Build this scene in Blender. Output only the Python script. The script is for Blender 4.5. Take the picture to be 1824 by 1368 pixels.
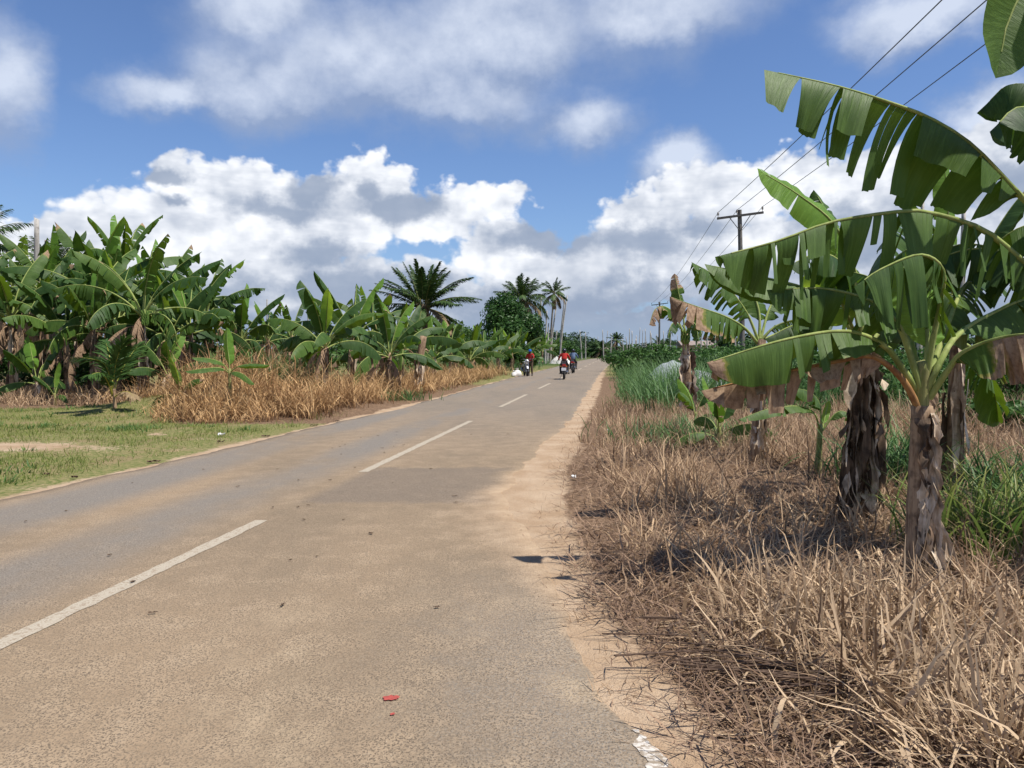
import bpy, math, random
import numpy as np
from mathutils import Vector, Matrix

for _o in list(bpy.data.objects):
    bpy.data.objects.remove(_o)
SC = bpy.context.scene
COL = SC.collection
R = math.radians

# ------------------------------------------------------------------ camera
CAM_H, FPX, HORIZON = 1.6, 1400.0, 625.0
PITCH = math.atan((684.0 - HORIZON) / FPX)
cam_data = bpy.data.cameras.new('camera')
cam_data.sensor_width = 36.0
cam_data.lens = 36.0 * FPX / 1824.0
cam_data.clip_start, cam_data.clip_end = 0.05, 6000.0
cam = bpy.data.objects.new('camera', cam_data)
cam.location = (0, 0, CAM_H)
cam.rotation_euler = (math.pi / 2 - PITCH, 0, 0)
COL.objects.link(cam)
SC.camera = cam
SC.render.engine = 'CYCLES'
SC.cycles.max_bounces = 5
SC.cycles.diffuse_bounces = 2
SC.cycles.glossy_bounces = 2
SC.cycles.transmission_bounces = 3

# ------------------------------------------------------------------ light and exposure
SUN_EL, SUN_AZ = R(62.0), R(114.0)          # azimuth clockwise from +Y: the sun stands to the right, a little behind the viewer
SC.view_settings.view_transform = 'Standard'
SC.view_settings.look = 'None'
SC.view_settings.exposure = 0.36
SC.view_settings.gamma = 1.0
SC.view_settings.use_curve_mapping = False
sun_data = bpy.data.lights.new('sun', 'SUN')
sun_data.energy = 5.0
sun_data.angle = R(0.53)
sun_data.color = (1.0, 0.95, 0.87)
sun = bpy.data.objects.new('sun', sun_data)
SUN_DIR = Vector((math.sin(SUN_AZ) * math.cos(SUN_EL), math.cos(SUN_AZ) * math.cos(SUN_EL), math.sin(SUN_EL)))
sun.rotation_euler = SUN_DIR.to_track_quat('Z', 'Y').to_euler()
sun.location = (30, -5, 60)
COL.objects.link(sun)


# node helpers -------------------------------------------------------------
class NT:
    """thin wrapper that wires math nodes"""
    def __init__(self, tree):
        self.t = tree
        self.n = tree.nodes
        self.l = tree.links

    def node(self, kind, **kw):
        nd = self.n.new(kind)
        for k, v in kw.items():
            setattr(nd, k, v)
        return nd

    def put(self, sock, v):
        if isinstance(v, bpy.types.NodeSocket):
            self.l.new(v, sock)
        else:
            sock.default_value = v

    def m(self, op, a, b=None, c=None, clamp=False):
        nd = self.n.new('ShaderNodeMath')
        nd.operation = op
        nd.use_clamp = clamp
        self.put(nd.inputs[0], a)
        if b is not None:
            self.put(nd.inputs[1], b)
        if c is not None:
            self.put(nd.inputs[2], c)
        return nd.outputs[0]

    def vec(self, x, y, z=0.0):
        nd = self.n.new('ShaderNodeCombineXYZ')
        self.put(nd.inputs[0], x); self.put(nd.inputs[1], y); self.put(nd.inputs[2], z)
        return nd.outputs[0]

    def vm(self, op, a, b=None, scale=None):
        nd = self.n.new('ShaderNodeVectorMath')
        nd.operation = op
        self.put(nd.inputs[0], a)
        if b is not None:
            self.put(nd.inputs[1], b)
        if scale is not None:
            self.put(nd.inputs['Scale'], scale)
        return nd.outputs[0]

    def smooth(self, x, lo, hi, to0=0.0, to1=1.0):
        nd = self.n.new('ShaderNodeMapRange')
        nd.interpolation_type = 'SMOOTHSTEP'
        self.put(nd.inputs[0], x); self.put(nd.inputs[1], lo); self.put(nd.inputs[2], hi)
        self.put(nd.inputs[3], to0); self.put(nd.inputs[4], to1)
        return nd.outputs[0]

    def lin(self, x, lo, hi, to0=0.0, to1=1.0):
        nd = self.n.new('ShaderNodeMapRange')
        self.put(nd.inputs[0], x); self.put(nd.inputs[1], lo); self.put(nd.inputs[2], hi)
        self.put(nd.inputs[3], to0); self.put(nd.inputs[4], to1)
        return nd.outputs[0]

    def noise(self, vec, scale, detail=4.0, rough=0.5, dist=0.0, dim='3D'):
        nd = self.n.new('ShaderNodeTexNoise')
        nd.noise_dimensions = dim
        if vec is not None:
            self.l.new(vec, nd.inputs['Vector'])
        nd.inputs['Scale'].default_value = scale
        nd.inputs['Detail'].default_value = detail
        nd.inputs['Roughness'].default_value = rough
        nd.inputs['Distortion'].default_value = dist
        return nd.outputs[0]

    def voro(self, vec, scale, feature='F1', rand=1.0, dim='3D', out=0):
        nd = self.n.new('ShaderNodeTexVoronoi')
        nd.voronoi_dimensions = dim
        nd.feature = feature
        if vec is not None:
            self.l.new(vec, nd.inputs['Vector'])
        nd.inputs['Scale'].default_value = scale
        nd.inputs['Randomness'].default_value = rand
        return nd.outputs[out]

    def mix(self, fac, a, b, mode='MIX'):
        nd = self.n.new('ShaderNodeMix')
        nd.data_type = 'RGBA'
        nd.blend_type = mode
        self.put(nd.inputs[0], fac)
        for s, v in ((nd.inputs[6], a), (nd.inputs[7], b)):
            if not isinstance(v, bpy.types.NodeSocket) and len(v) == 3:
                v = (*v, 1.0)
            self.put(s, v)
        return nd.outputs[2]

    def attr(self, name):
        nd = self.n.new('ShaderNodeAttribute')
        nd.attribute_name = name
        return nd


# ------------------------------------------------------------------ sky: Nishita with tropical cumulus in the sky's own directions
def px_dir(px, py):
    xc, yc = (px - 912.0) / FPX, (684.0 - py) / FPX
    v = Vector((xc, math.cos(PITCH) + yc * math.sin(PITCH), -math.sin(PITCH) + yc * math.cos(PITCH)))
    return v.normalized()


def px_azel(px, py):
    v = px_dir(px, py)
    return math.atan2(v.x, v.y), math.asin(v.z)


world = bpy.data.worlds.new('World')
SC.world = world
world.use_nodes = True
wt = NT(world.node_tree)
wt.n.clear()
w_out = wt.node('ShaderNodeOutputWorld')
w_bg = wt.node('ShaderNodeBackground')
SKY_K = 0.105
w_bg.inputs['Strength'].default_value = SKY_K
wt.l.new(w_bg.outputs[0], w_out.inputs[0])
sky = wt.node('ShaderNodeTexSky', sky_type='NISHITA')
sky.sun_disc = False
sky.sun_elevation = SUN_EL
sky.sun_rotation = SUN_AZ
sky.altitude = 50.0
sky.air_density = 1.0
sky.dust_density = 0.4
sky.ozone_density = 2.2
tc = wt.node('ShaderNodeTexCoord')
sep = wt.node('ShaderNodeSeparateXYZ')
wt.l.new(tc.outputs['Generated'], sep.inputs[0])
DX, DY, DZ = sep.outputs
AZ = wt.m('ARCTAN2', DX, DY)
EL = wt.m('ARCSINE', DZ)


def cloud_field(nt, az, el, blobs, sm=0.25, base=-1.6):
    """smooth union of soft ellipses given in pixels of the view, kept as sky directions"""
    acc = None
    q = nt.vec(az, el, 0.0)
    for (px, py, rx, ry, w) in blobs:
        a, e = px_azel(px, py)
        kx, ky = FPX / (rx * w), FPX / (ry * w)
        v = nt.n.new('ShaderNodeVectorMath')
        v.operation = 'MULTIPLY_ADD'
        nt.l.new(q, v.inputs[0])
        v.inputs[1].default_value = (kx, ky, 0.0)
        v.inputs[2].default_value = (-a * kx, -e * ky, 0.0)
        ln = nt.n.new('ShaderNodeVectorMath')
        ln.operation = 'LENGTH'
        nt.l.new(v.outputs[0], ln.inputs[0])
        f = ln.outputs['Value']
        acc = f if acc is None else nt.m('SMOOTH_MIN', acc, f, sm)
    return nt.m('MAXIMUM', nt.m('SUBTRACT', 1.0, acc), base)


BANK = [  # sunlit cumulus bank, left and right humps
    (330, 330, 90, 62, 1.0), (250, 420, 190, 85, 1.0), (440, 360, 130, 75, 1.0), (660, 335, 90, 62, 1.0), (590, 390, 180, 85, 1.0),
    (860, 350, 95, 42, 1.0), (760, 385, 130, 55, 1.0), (420, 480, 330, 95, 1.0), (80, 430, 120, 55, 1.0),
    (900, 455, 130, 68, 1.0), (1150, 390, 110, 60, 1.0), (1270, 345, 120, 60, 1.0), (1400, 330, 120, 62, 1.0), (1530, 320, 110, 65, 1.0), (1210, 450, 230, 95, 1.0),
    (1660, 330, 140, 90, 1.0), (1800, 300, 130, 110, 1.0), (1450, 470, 320, 110, 1.0), (1900, 470, 330, 120, 1.0), (-60, 470, 220, 80, 1.0),
    (1040, 500, 260, 70, 1.0), (700, 530, 330, 70, 1.0), (1000, 590, 1500, 42, 1.0)
]
VEIL = [  # soft grey cloud drifting overhead
    (640, 105, 260, 110, 1.0), (900, 75, 330, 105, 1.0), (500, 165, 190, 75, 1.0), (1140, 30, 230, 62, 1.0), (320, 170, 150, 52, 0.75),
    (480, 15, 110, 60, 1.0), (800, 160, 220, 70, 1.0), (0, 150, 90, 150, 0.7), (1660, 25, 170, 60, 0.9), (1042, 208, 100, 62, 1.05), (1195, 285, 85, 50, 0.9),
    (1780, 190, 90, 60, 0.8),
]
DARK = [  # shaded scud in front of the bank
    (500, 372, 95, 26, 1.0), (560, 345, 60, 26, 1.0), (700, 362, 105, 26, 1.0), (650, 335, 40, 26, 1.0), (305, 318, 62, 18, 0.9), (320, 360, 40, 12, 0.9),
    (980, 430, 160, 40, 0.8), (1150, 430, 150, 45, 0.9), (1260, 410, 90, 30, 0.8), (560, 460, 120, 45, 0.8), (600, 520, 280, 50, 0.9), (1000, 545, 360, 48, 1.0),
    (1560, 400, 170, 80, 0.9), (1760, 340, 130, 70, 0.9), (1000, 585, 1500, 40, 1.0), (1500, 540, 420, 60, 1.0), (1900, 540, 300, 60, 1.0), (200, 540, 300, 60, 0.7),
]
nvec = wt.vec(AZ, wt.m('MULTIPLY', EL, 1.25), 0.37)
warp = wt.node('ShaderNodeTexNoise')
warp.noise_dimensions = '2D'
wt.l.new(nvec, warp.inputs['Vector'])
warp.inputs['Scale'].default_value = 9.0
warp.inputs['Detail'].default_value = 5.0
warp.inputs['Roughness'].default_value = 0.6
wsep = wt.node('ShaderNodeSeparateXYZ')
wt.l.new(warp.outputs['Color'], wsep.inputs[0])
WA = wt.m('MULTIPLY_ADD', wt.m('SUBTRACT', wsep.outputs[0], 0.5), 0.075, AZ)
WE = wt.m('MULTIPLY_ADD', wt.m('SUBTRACT', wsep.outputs[1], 0.5), 0.060, EL)


def billow(nt, az, el, scale, detail=5.0, rough=0.56):
    v = nt.vec(az, nt.m('MULTIPLY', el, 1.2), 0.0)
    n1 = nt.noise(v, scale, detail, rough, dim='2D')
    vo = nt.node('ShaderNodeTexVoronoi')
    vo.voronoi_dimensions = '2D'
    vo.feature = 'F1'
    nt.l.new(v, vo.inputs['Vector'])
    vo.inputs['Scale'].default_value = scale * 2.1
    vo.inputs['Detail'].default_value = 2.0
    vo.inputs['Roughness'].default_value = 0.55
    b = nt.m('SUBTRACT', 0.55, vo.outputs['Distance'])
    return nt.m('ADD', nt.m('MULTIPLY', nt.m('SUBTRACT', n1, 0.5), 1.1), nt.m('MULTIPLY', b, 0.55))


NEAR = cloud_field(wt, WA, WE, BANK, 0.18)


def bank_field(az, el):
    return wt.m('ADD', NEAR, wt.m('MULTIPLY', billow(wt, az, el, 13.0), 0.55))


# the rest of the sky, all the way round: a belt of cumulus low down, thinning upwards
n_round = wt.noise(wt.vm('MULTIPLY', tc.outputs['Generated'], (1.0, 1.0, 2.2)), 3.1, 4.0, 0.56)
belt = wt.m('ADD', wt.m('MULTIPLY', wt.m('SUBTRACT', n_round, 0.5), 5.0), wt.smooth(EL, 0.05, 0.55, 0.35, -0.75))
in_view = wt.smooth(wt.m('ABSOLUTE', AZ), 0.62, 0.85)
in_view = wt.m('MAXIMUM', in_view, wt.smooth(EL, 0.50, 0.72))
F0 = bank_field(AZ, EL)
SH = 0.022
F1 = bank_field(wt.m('ADD', AZ, SH * 0.45), wt.m('ADD', EL, SH))
F0 = wt.m('ADD', wt.m('MULTIPLY', F0, wt.m('SUBTRACT', 1.0, in_view)), wt.m('MULTIPLY', wt.m('SUBTRACT', belt, 0.1), in_view))
bank_a = wt.smooth(F0, -0.02, 0.20)
lit = wt.m('MULTIPLY_ADD', wt.m('SUBTRACT', F0, F1), 0.85, 0.78, clamp=True)
dark_f = wt.m('ADD', cloud_field(wt, WA, WE, DARK, 0.2), wt.m('MULTIPLY', wt.m('MULTIPLY', wt.m('SUBTRACT', wt.noise(wt.vec(wt.m('ADD', AZ, 1.7), wt.m('MULTIPLY', EL, 1.2), 0.0), 13.0, 5.0, 0.6, dim='2D'), 0.5), 1.5), 1.15))
dark_a = wt.smooth(dark_f, -0.25, 0.65)
low = wt.smooth(EL, 0.02, 0.115)
streak = wt.noise(wt.vec(wt.m('MULTIPLY', AZ, 1.0), wt.m('MULTIPLY', EL, 3.4), 0.9), 7.0, 4.0, 0.58, dim='2D')
shade = wt.m('MULTIPLY', lit, wt.m('SUBTRACT', 1.0, wt.m('MULTIPLY', dark_a, 0.82)))
shade = wt.m('MULTIPLY', shade, wt.m('ADD', wt.smooth(streak, 0.33, 0.62, 0.62, 1.0), 0.0))
shade = wt.m('MULTIPLY', shade, wt.m('MULTIPLY_ADD', low, 0.45, 0.55))
S = 0.71 / SKY_K
C_GREY = tuple(c * S for c in (0.30, 0.385, 0.545))
C_WHITE = tuple(c * S for c in (1.24, 1.26, 1.30))
bank_c = wt.mix(shade, C_GREY, C_WHITE)
veil_n = wt.noise(wt.vec(wt.m('ADD', AZ, 5.3), wt.m('MULTIPLY', EL, 1.3), 0.0), 6.0, 6.0, 0.60, dim='2D')
veil_f = wt.m('ADD', cloud_field(wt, WA, WE, VEIL, 0.3), wt.m('MULTIPLY', wt.m('SUBTRACT', veil_n, 0.5), 1.25))
veil_a = wt.m('MULTIPLY', wt.smooth(veil_f, -0.34, 0.62), wt.m('SUBTRACT', 1.0, in_view))
veil_n2 = wt.noise(wt.vec(wt.m('ADD', AZ, 5.3), wt.m('SUBTRACT', wt.m('MULTIPLY', EL, 1.3), 0.03), 0.0), 6.0, 6.0, 0.60, dim='2D')
veil_up = cloud_field(wt, WA, wt.m('ADD', WE, 0.045), VEIL, 0.3)
veil_top = wt.m('MULTIPLY', wt.m('SUBTRACT', cloud_field(wt, WA, WE, VEIL, 0.3), veil_up), 0.42)
veil_s = wt.m('MULTIPLY_ADD', wt.m('ADD', wt.m('SUBTRACT', veil_n2, veil_n), wt.m('MULTIPLY', veil_top, 0.55)), 2.2, wt.smooth(veil_f, -0.1, 0.8, 0.08, 0.50), clamp=True)
veil_c = wt.mix(veil_s, tuple(c * S for c in (0.36, 0.45, 0.65)), tuple(c * S for c in (0.88, 0.95, 1.08)))
blue = wt.mix(1.0, sky.outputs[0], (0.68, 0.78, 0.98), 'MULTIPLY')
horizon_haze = wt.smooth(EL, 0.0, 0.22, 0.55, 0.0)
blue = wt.mix(horizon_haze, blue, tuple(c * S for c in (0.27, 0.47, 0.80)))
c1 = wt.mix(wt.m('MULTIPLY', veil_a, 0.78), blue, veil_c)
c2 = wt.mix(wt.m('MULTIPLY', bank_a, wt.smooth(EL, 0.0, 0.05, 0.55, 1.0)), c1, bank_c)
below = wt.smooth(EL, -0.03, 0.0)
c3 = wt.mix(below, tuple(c * S for c in (0.16, 0.16, 0.11)), c2)
wt.l.new(c3, w_bg.inputs['Color'])
world.cycles.sampling_method = 'NONE'


# ------------------------------------------------------------------ geometry helpers
def P(px, py, d):
    """photo pixel + distance along the road axis -> point in the place"""
    v = px_dir(px, py)
    s = d / v.y
    return Vector((v.x * s, d, CAM_H + v.z * s))


def GX(px, d):
    """sideways metres of a pixel column at distance d"""
    return (px - 912.0) / FPX * d


def mesh_np(name, V, F, attrs=None, smooth=True, uv=None):
    V = np.asarray(V, dtype=np.float32).reshape(-1, 3)
    F = np.asarray(F, dtype=np.int32)
    k = F.shape[1]
    me = bpy.data.meshes.new(name)
    me.vertices.add(len(V))
    me.vertices.foreach_set('co', V.ravel())
    me.loops.add(F.size)
    me.loops.foreach_set('vertex_index', F.ravel())
    me.polygons.add(len(F))
    me.polygons.foreach_set('loop_start', np.arange(0, F.size, k, dtype=np.int32))
    me.polygons.foreach_set('loop_total', np.full(len(F), k, dtype=np.int32))
    if smooth:
        me.polygons.foreach_set('use_smooth', np.ones(len(F), dtype=bool))
    for an, av in (attrs or {}).items():
        av = np.asarray(av, dtype=np.float32)
        if av.ndim == 1:
            a = me.attributes.new(an, 'FLOAT', 'POINT')
            a.data.foreach_set('value', av)
        else:
            a = me.attributes.new(an, 'FLOAT_VECTOR', 'POINT')
            a.data.foreach_set('vector', av.ravel())
    me.update(calc_edges=True)
    return me


def link(name, me, mat=None, parent=None, loc=None):
    o = bpy.data.objects.new(name, me)
    COL.objects.link(o)
    if mat is not None:
        me.materials.clear()
        me.materials.append(mat)
    if parent is not None:
        o.parent = parent
    if loc is not None:
        o.location = loc
    return o


def tag(o, label=None, cat=None, group=None, kind=None):
    if label: o['label'] = label
    if cat: o['category'] = cat
    if group: o['group'] = group
    if kind: o['kind'] = kind
    return o


def empty(name, loc, rz=0.0):
    o = bpy.data.objects.new(name, None)
    o.empty_display_size = 0.2
    o.location = loc
    o.rotation_euler = (0, 0, rz)
    COL.objects.link(o)
    return o


class MB:
    """collects polygons of one part"""
    def __init__(self):
        self.v, self.f = [], []

    def add(self, V, F):
        b = len(self.v)
        self.v.extend([tuple(p) for p in V])
        self.f.extend([tuple(i + b for i in f) for f in F])
        return self

    def box(self, c, s, rot=None, taper=1.0, bev=0.12):
        """box with chamfered edges along z (8-gon section)"""
        hx, hy, hz = s[0] / 2, s[1] / 2, s[2] / 2
        b = min(hx, hy) * bev * 2
        ring = [(hx - b, -hy), (hx, -hy + b), (hx, hy - b), (hx - b, hy), (-hx + b, hy), (-hx, hy - b), (-hx, -hy + b), (-hx + b, -hy)]
        V = [Vector((x, y, -hz)) for x, y in ring] + [Vector((x * taper, y * taper, hz)) for x, y in ring]
        if rot is not None:
            V = [rot @ p for p in V]
        V = [p + Vector(c) for p in V]
        F = [tuple(reversed(range(8))), tuple(range(8, 16))] + [(i, (i + 1) % 8, 8 + (i + 1) % 8, 8 + i) for i in range(8)]
        return self.add(V, F)

    def tube(self, pts, radii, sides=8, cap=True):
        pts = [Vector(p) for p in pts]
        n = len(pts)
        if not hasattr(radii, '__len__'):
            radii = [radii] * n
        V, F = [], []
        ref = None
        for i, p in enumerate(pts):
            t = (pts[min(i + 1, n - 1)] - pts[max(i - 1, 0)])
            t = t.normalized() if t.length > 1e-9 else Vector((0, 0, 1))
            if ref is None:
                ref = Vector((0, 0, 1)) if abs(t.z) < 0.9 else Vector((1, 0, 0))
            a = t.cross(ref)
            a = a.normalized() if a.length > 1e-6 else t.orthogonal().normalized()
            b = t.cross(a)
            ref = -b if False else ref
            for k in range(sides):
                an = 2 * math.pi * k / sides
                V.append(p + (a * math.cos(an) + b * math.sin(an)) * radii[i])
        for i in range(n - 1):
            for k in range(sides):
                k2 = (k + 1) % sides
                F.append((i * sides + k, i * sides + k2, (i + 1) * sides + k2, (i + 1) * sides + k))
        if cap:
            F.append(tuple(range(sides)))
            F.append(tuple((n - 1) * sides + k for k in reversed(range(sides))))
        return self.add(V, F)

    def lathe(self, prof, c=(0, 0, 0), rot=None, sides=16):
        """prof: (radius, height) pairs along z"""
        V, F = [], []
        for r, z in prof:
            for k in range(sides):
                an = 2 * math.pi * k / sides
                V.append(Vector((r * math.cos(an), r * math.sin(an), z)))
        if rot is not None:
            V = [rot @ p for p in V]
        V = [p + Vector(c) for p in V]
        for i in range(len(prof) - 1):
            for k in range(sides):
                k2 = (k + 1) % sides
                F.append((i * sides + k, i * sides + k2, (i + 1) * sides + k2, (i + 1) * sides + k))
        F.append(tuple(reversed(range(sides))))
        F.append(tuple((len(prof) - 1) * sides + k for k in range(sides)))
        return self.add(V, F)

    def ring(self, R_, r, c=(0, 0, 0), rot=None, n=24, m=8, sx=1.0):
        """torus round the local z axis"""
        V, F = [], []
        for i in range(n):
            a = 2 * math.pi * i / n
            for j in range(m):
                b = 2 * math.pi * j / m
                V.append(Vector(((R_ + r * math.cos(b)) * math.cos(a), (R_ + r * math.cos(b)) * math.sin(a), r * sx * math.sin(b))))
        if rot is not None:
            V = [rot @ p for p in V]
        V = [p + Vector(c) for p in V]
        for i in range(n):
            for j in range(m):
                F.append((i * m + j, ((i + 1) % n) * m + j, ((i + 1) % n) * m + (j + 1) % m, i * m + (j + 1) % m))
        return self.add(V, F)

    def ell(self, c, r, rot=None, nu=14, nv=9):
        V, F = [], []
        for j in range(nv + 1):
            th = math.pi * j / nv
            for i in range(nu):
                ph = 2 * math.pi * i / nu
                V.append(Vector((r[0] * math.sin(th) * math.cos(ph), r[1] * math.sin(th) * math.sin(ph), r[2] * math.cos(th))))
        if rot is not None:
            V = [rot @ p for p in V]
        V = [p + Vector(c) for p in V]
        for j in range(nv):
            for i in range(nu):
                F.append((j * nu + i, (j + 1) * nu + i, (j + 1) * nu + (i + 1) % nu, j * nu + (i + 1) % nu))
        return self.add(V, F)

    def build(self, name, mat, parent=None, smooth=True, loc=None):
        me = bpy.data.meshes.new(name)
        me.from_pydata(self.v, [], self.f)
        me.update()
        if smooth:
            me.shade_smooth()
            try:
                me.set_sharp_from_angle(angle=R(40))
            except Exception:
                pass
        return link(name, me, mat, parent, loc)


def hash2(ix, iy, seed):
    h = (ix.astype(np.int64) * 374761393 + iy.astype(np.int64) * 668265263 + seed * 974711) & 0x7fffffff
    h = ((h ^ (h >> 13)) * 1274126177) & 0x7fffffff
    return ((h ^ (h >> 16)) & 0xffff) / 65535.0


def vnoise(x, y, seed=0):
    x = np.asarray(x, dtype=np.float64); y = np.asarray(y, dtype=np.float64)
    ix, iy = np.floor(x), np.floor(y)
    fx, fy = x - ix, y - iy
    fx = fx * fx * (3 - 2 * fx); fy = fy * fy * (3 - 2 * fy)
    a = hash2(ix, iy, seed); b = hash2(ix + 1, iy, seed); c = hash2(ix, iy + 1, seed); d = hash2(ix + 1, iy + 1, seed)
    return (a * (1 - fx) + b * fx) * (1 - fy) + (c * (1 - fx) + d * fx) * fy


def fbm(x, y, seed=0, oct=4):
    s, a, t = 0.0, 0.5, 0.0
    for o in range(oct):
        s = s + a * vnoise(x * 2 ** o, y * 2 ** o, seed + o * 17)
        t += a
        a *= 0.5
    return s / t


def sstep(x, lo, hi):
    t = np.clip((np.asarray(x, dtype=np.float64) - lo) / (hi - lo), 0, 1)
    return t * t * (3 - 2 * t)


# ------------------------------------------------------------------ the line of the road (measured at its edges)
RL_Y = [-30, 0, 8.3, 18.7, 24.9, 40, 60, 100, 130, 160, 200, 260]
RL_X = [-10.4, -6.55, -5.45, -3.75, -2.75, -0.85, 1.85, 7.2, 11.3, 16.2, 26.0, 47.0]
RR_Y = [-30, 0, 3.0, 3.6, 4.35, 5.3, 6.7, 8.45, 10.0, 12.8, 16.6, 29.9, 56, 100, 130, 160, 200, 260]
RR_X = [-3.5, 0.75, 0.63, 0.50, 0.40, 0.33, 0.20, -0.05, 0.06, 0.46, 1.16, 2.90, 6.3, 12.6, 17.0, 22.4, 32.5, 54.0]
DG_Y = [-30, 0, 3.2, 4.0, 5.3, 6.7, 10.0, 16.6, 29.9, 64, 100, 160, 260]      # where the dead grass starts on the right
DG_X = [-2.6, 1.1, 0.80, 0.66, 0.52, 0.50, 0.72, 1.5, 3.25, 7.6, 13.2, 22.9, 55]


def road_l(y): return np.interp(y, RL_Y, RL_X)
def road_r(y): return np.interp(y, RR_Y, RR_X)
def verge_r(y): return np.interp(y, DG_Y, DG_X)
def road_c(y):
    y = np.asarray(y, dtype=np.float64)
    return np.where(y < 120, -3.35 + 0.135 * y, -3.35 + 0.135 * y + np.clip(y - 120, 0, None) ** 2 * 0.0014)


def ground_z(x, y):
    x = np.asarray(x, dtype=np.float64); y = np.asarray(y, dtype=np.float64)
    out = np.minimum(np.abs(x - road_l(y)), np.abs(x - road_r(y)))
    inside = (x > road_l(y)) & (x < road_r(y))
    out = np.where(inside, 0, out)
    rise = sstep(out, 0.0, 1.2)
    z = rise * (0.05 * (fbm(x * 0.9, y * 0.9, 5) - 0.5) + 0.25 * (fbm(x * 0.16, y * 0.16, 9) - 0.5) * sstep(out, 0.6, 4.0))
    # heaped-up bank under the left dry grass
    z = z + 0.60 * np.exp(-(((x + 7.9) / 2.6) ** 2 + ((y - 22.0) / 2.0) ** 2))
    z = z - 0.025 * sstep(np.where(inside, np.minimum(x - road_l(y), road_r(y) - x), 0), 0.05, 0.35)
    far = sstep(np.hypot(x, y), 260, 900)
    return z * (1 - far)


# ------------------------------------------------------------------ materials
def new_mat(name):
    m = bpy.data.materials.new(name)
    m.use_nodes = True
    t = NT(m.node_tree)
    t.n.clear()
    out = t.node('ShaderNodeOutputMaterial')
    return m, t, out


def principled(t, out, rough=0.7, spec=0.3, metallic=0.0):
    b = t.node('ShaderNodeBsdfPrincipled')
    b.inputs['Roughness'].default_value = rough
    b.inputs['Specular IOR Level'].default_value = spec
    b.inputs['Metallic'].default_value = metallic
    t.l.new(b.outputs[0], out.inputs[0])
    return b


def bump(t, height, dist, strength=1.0):
    nd = t.node('ShaderNodeBump')
    nd.inputs['Strength'].default_value = strength
    nd.inputs['Distance'].default_value = dist
    t.l.new(height, nd.inputs['Height'])
    return nd.outputs[0]


def simple_mat(name, c1, c2=None, rough=0.6, spec=0.4, metallic=0.0, scale=20.0, bmp=0.0):
    m, t, out = new_mat(name)
    b = principled(t, out, rough, spec, metallic)
    g = t.node('ShaderNodeTexCoord').outputs['Object']
    n = t.noise(g, scale, 4.0, 0.6)
    c = t.mix(t.smooth(n, 0.35, 0.65), c1, c2 or tuple(x * 0.75 for x in c1))
    t.l.new(c, b.inputs['Base Color'])
    if bmp:
        t.l.new(bump(t, n, bmp), b.inputs['Normal'])
    return m


def blade_mat(name, lo, hi, tip=None, trans=0.35, rough=0.6, base=None):
    """grass-like: colour from the blade's own random value, thin and a little translucent"""
    m, t, out = new_mat(name)
    a = t.attr('rnd').outputs['Fac']
    tt = t.attr('tt').outputs['Fac']
    c = t.mix(a, lo, hi)
    if tip is not None:
        c = t.mix(t.smooth(tt, 0.55, 1.0), c, tip)
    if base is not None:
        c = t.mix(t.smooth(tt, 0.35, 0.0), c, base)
    b = t.node('ShaderNodeBsdfPrincipled')
    b.inputs['Roughness'].default_value = rough
    b.inputs['Specular IOR Level'].default_value = 0.25
    t.l.new(c, b.inputs['Base Color'])
    tr = t.node('ShaderNodeBsdfTranslucent')
    t.l.new(c, tr.inputs['Color'])
    mx = t.node('ShaderNodeMixShader')
    mx.inputs[0].default_value = trans
    t.l.new(b.outputs[0], mx.inputs[1]); t.l.new(tr.outputs[0], mx.inputs[2])
    t.l.new(mx.outputs[0], out.inputs[0])
    return m


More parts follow.
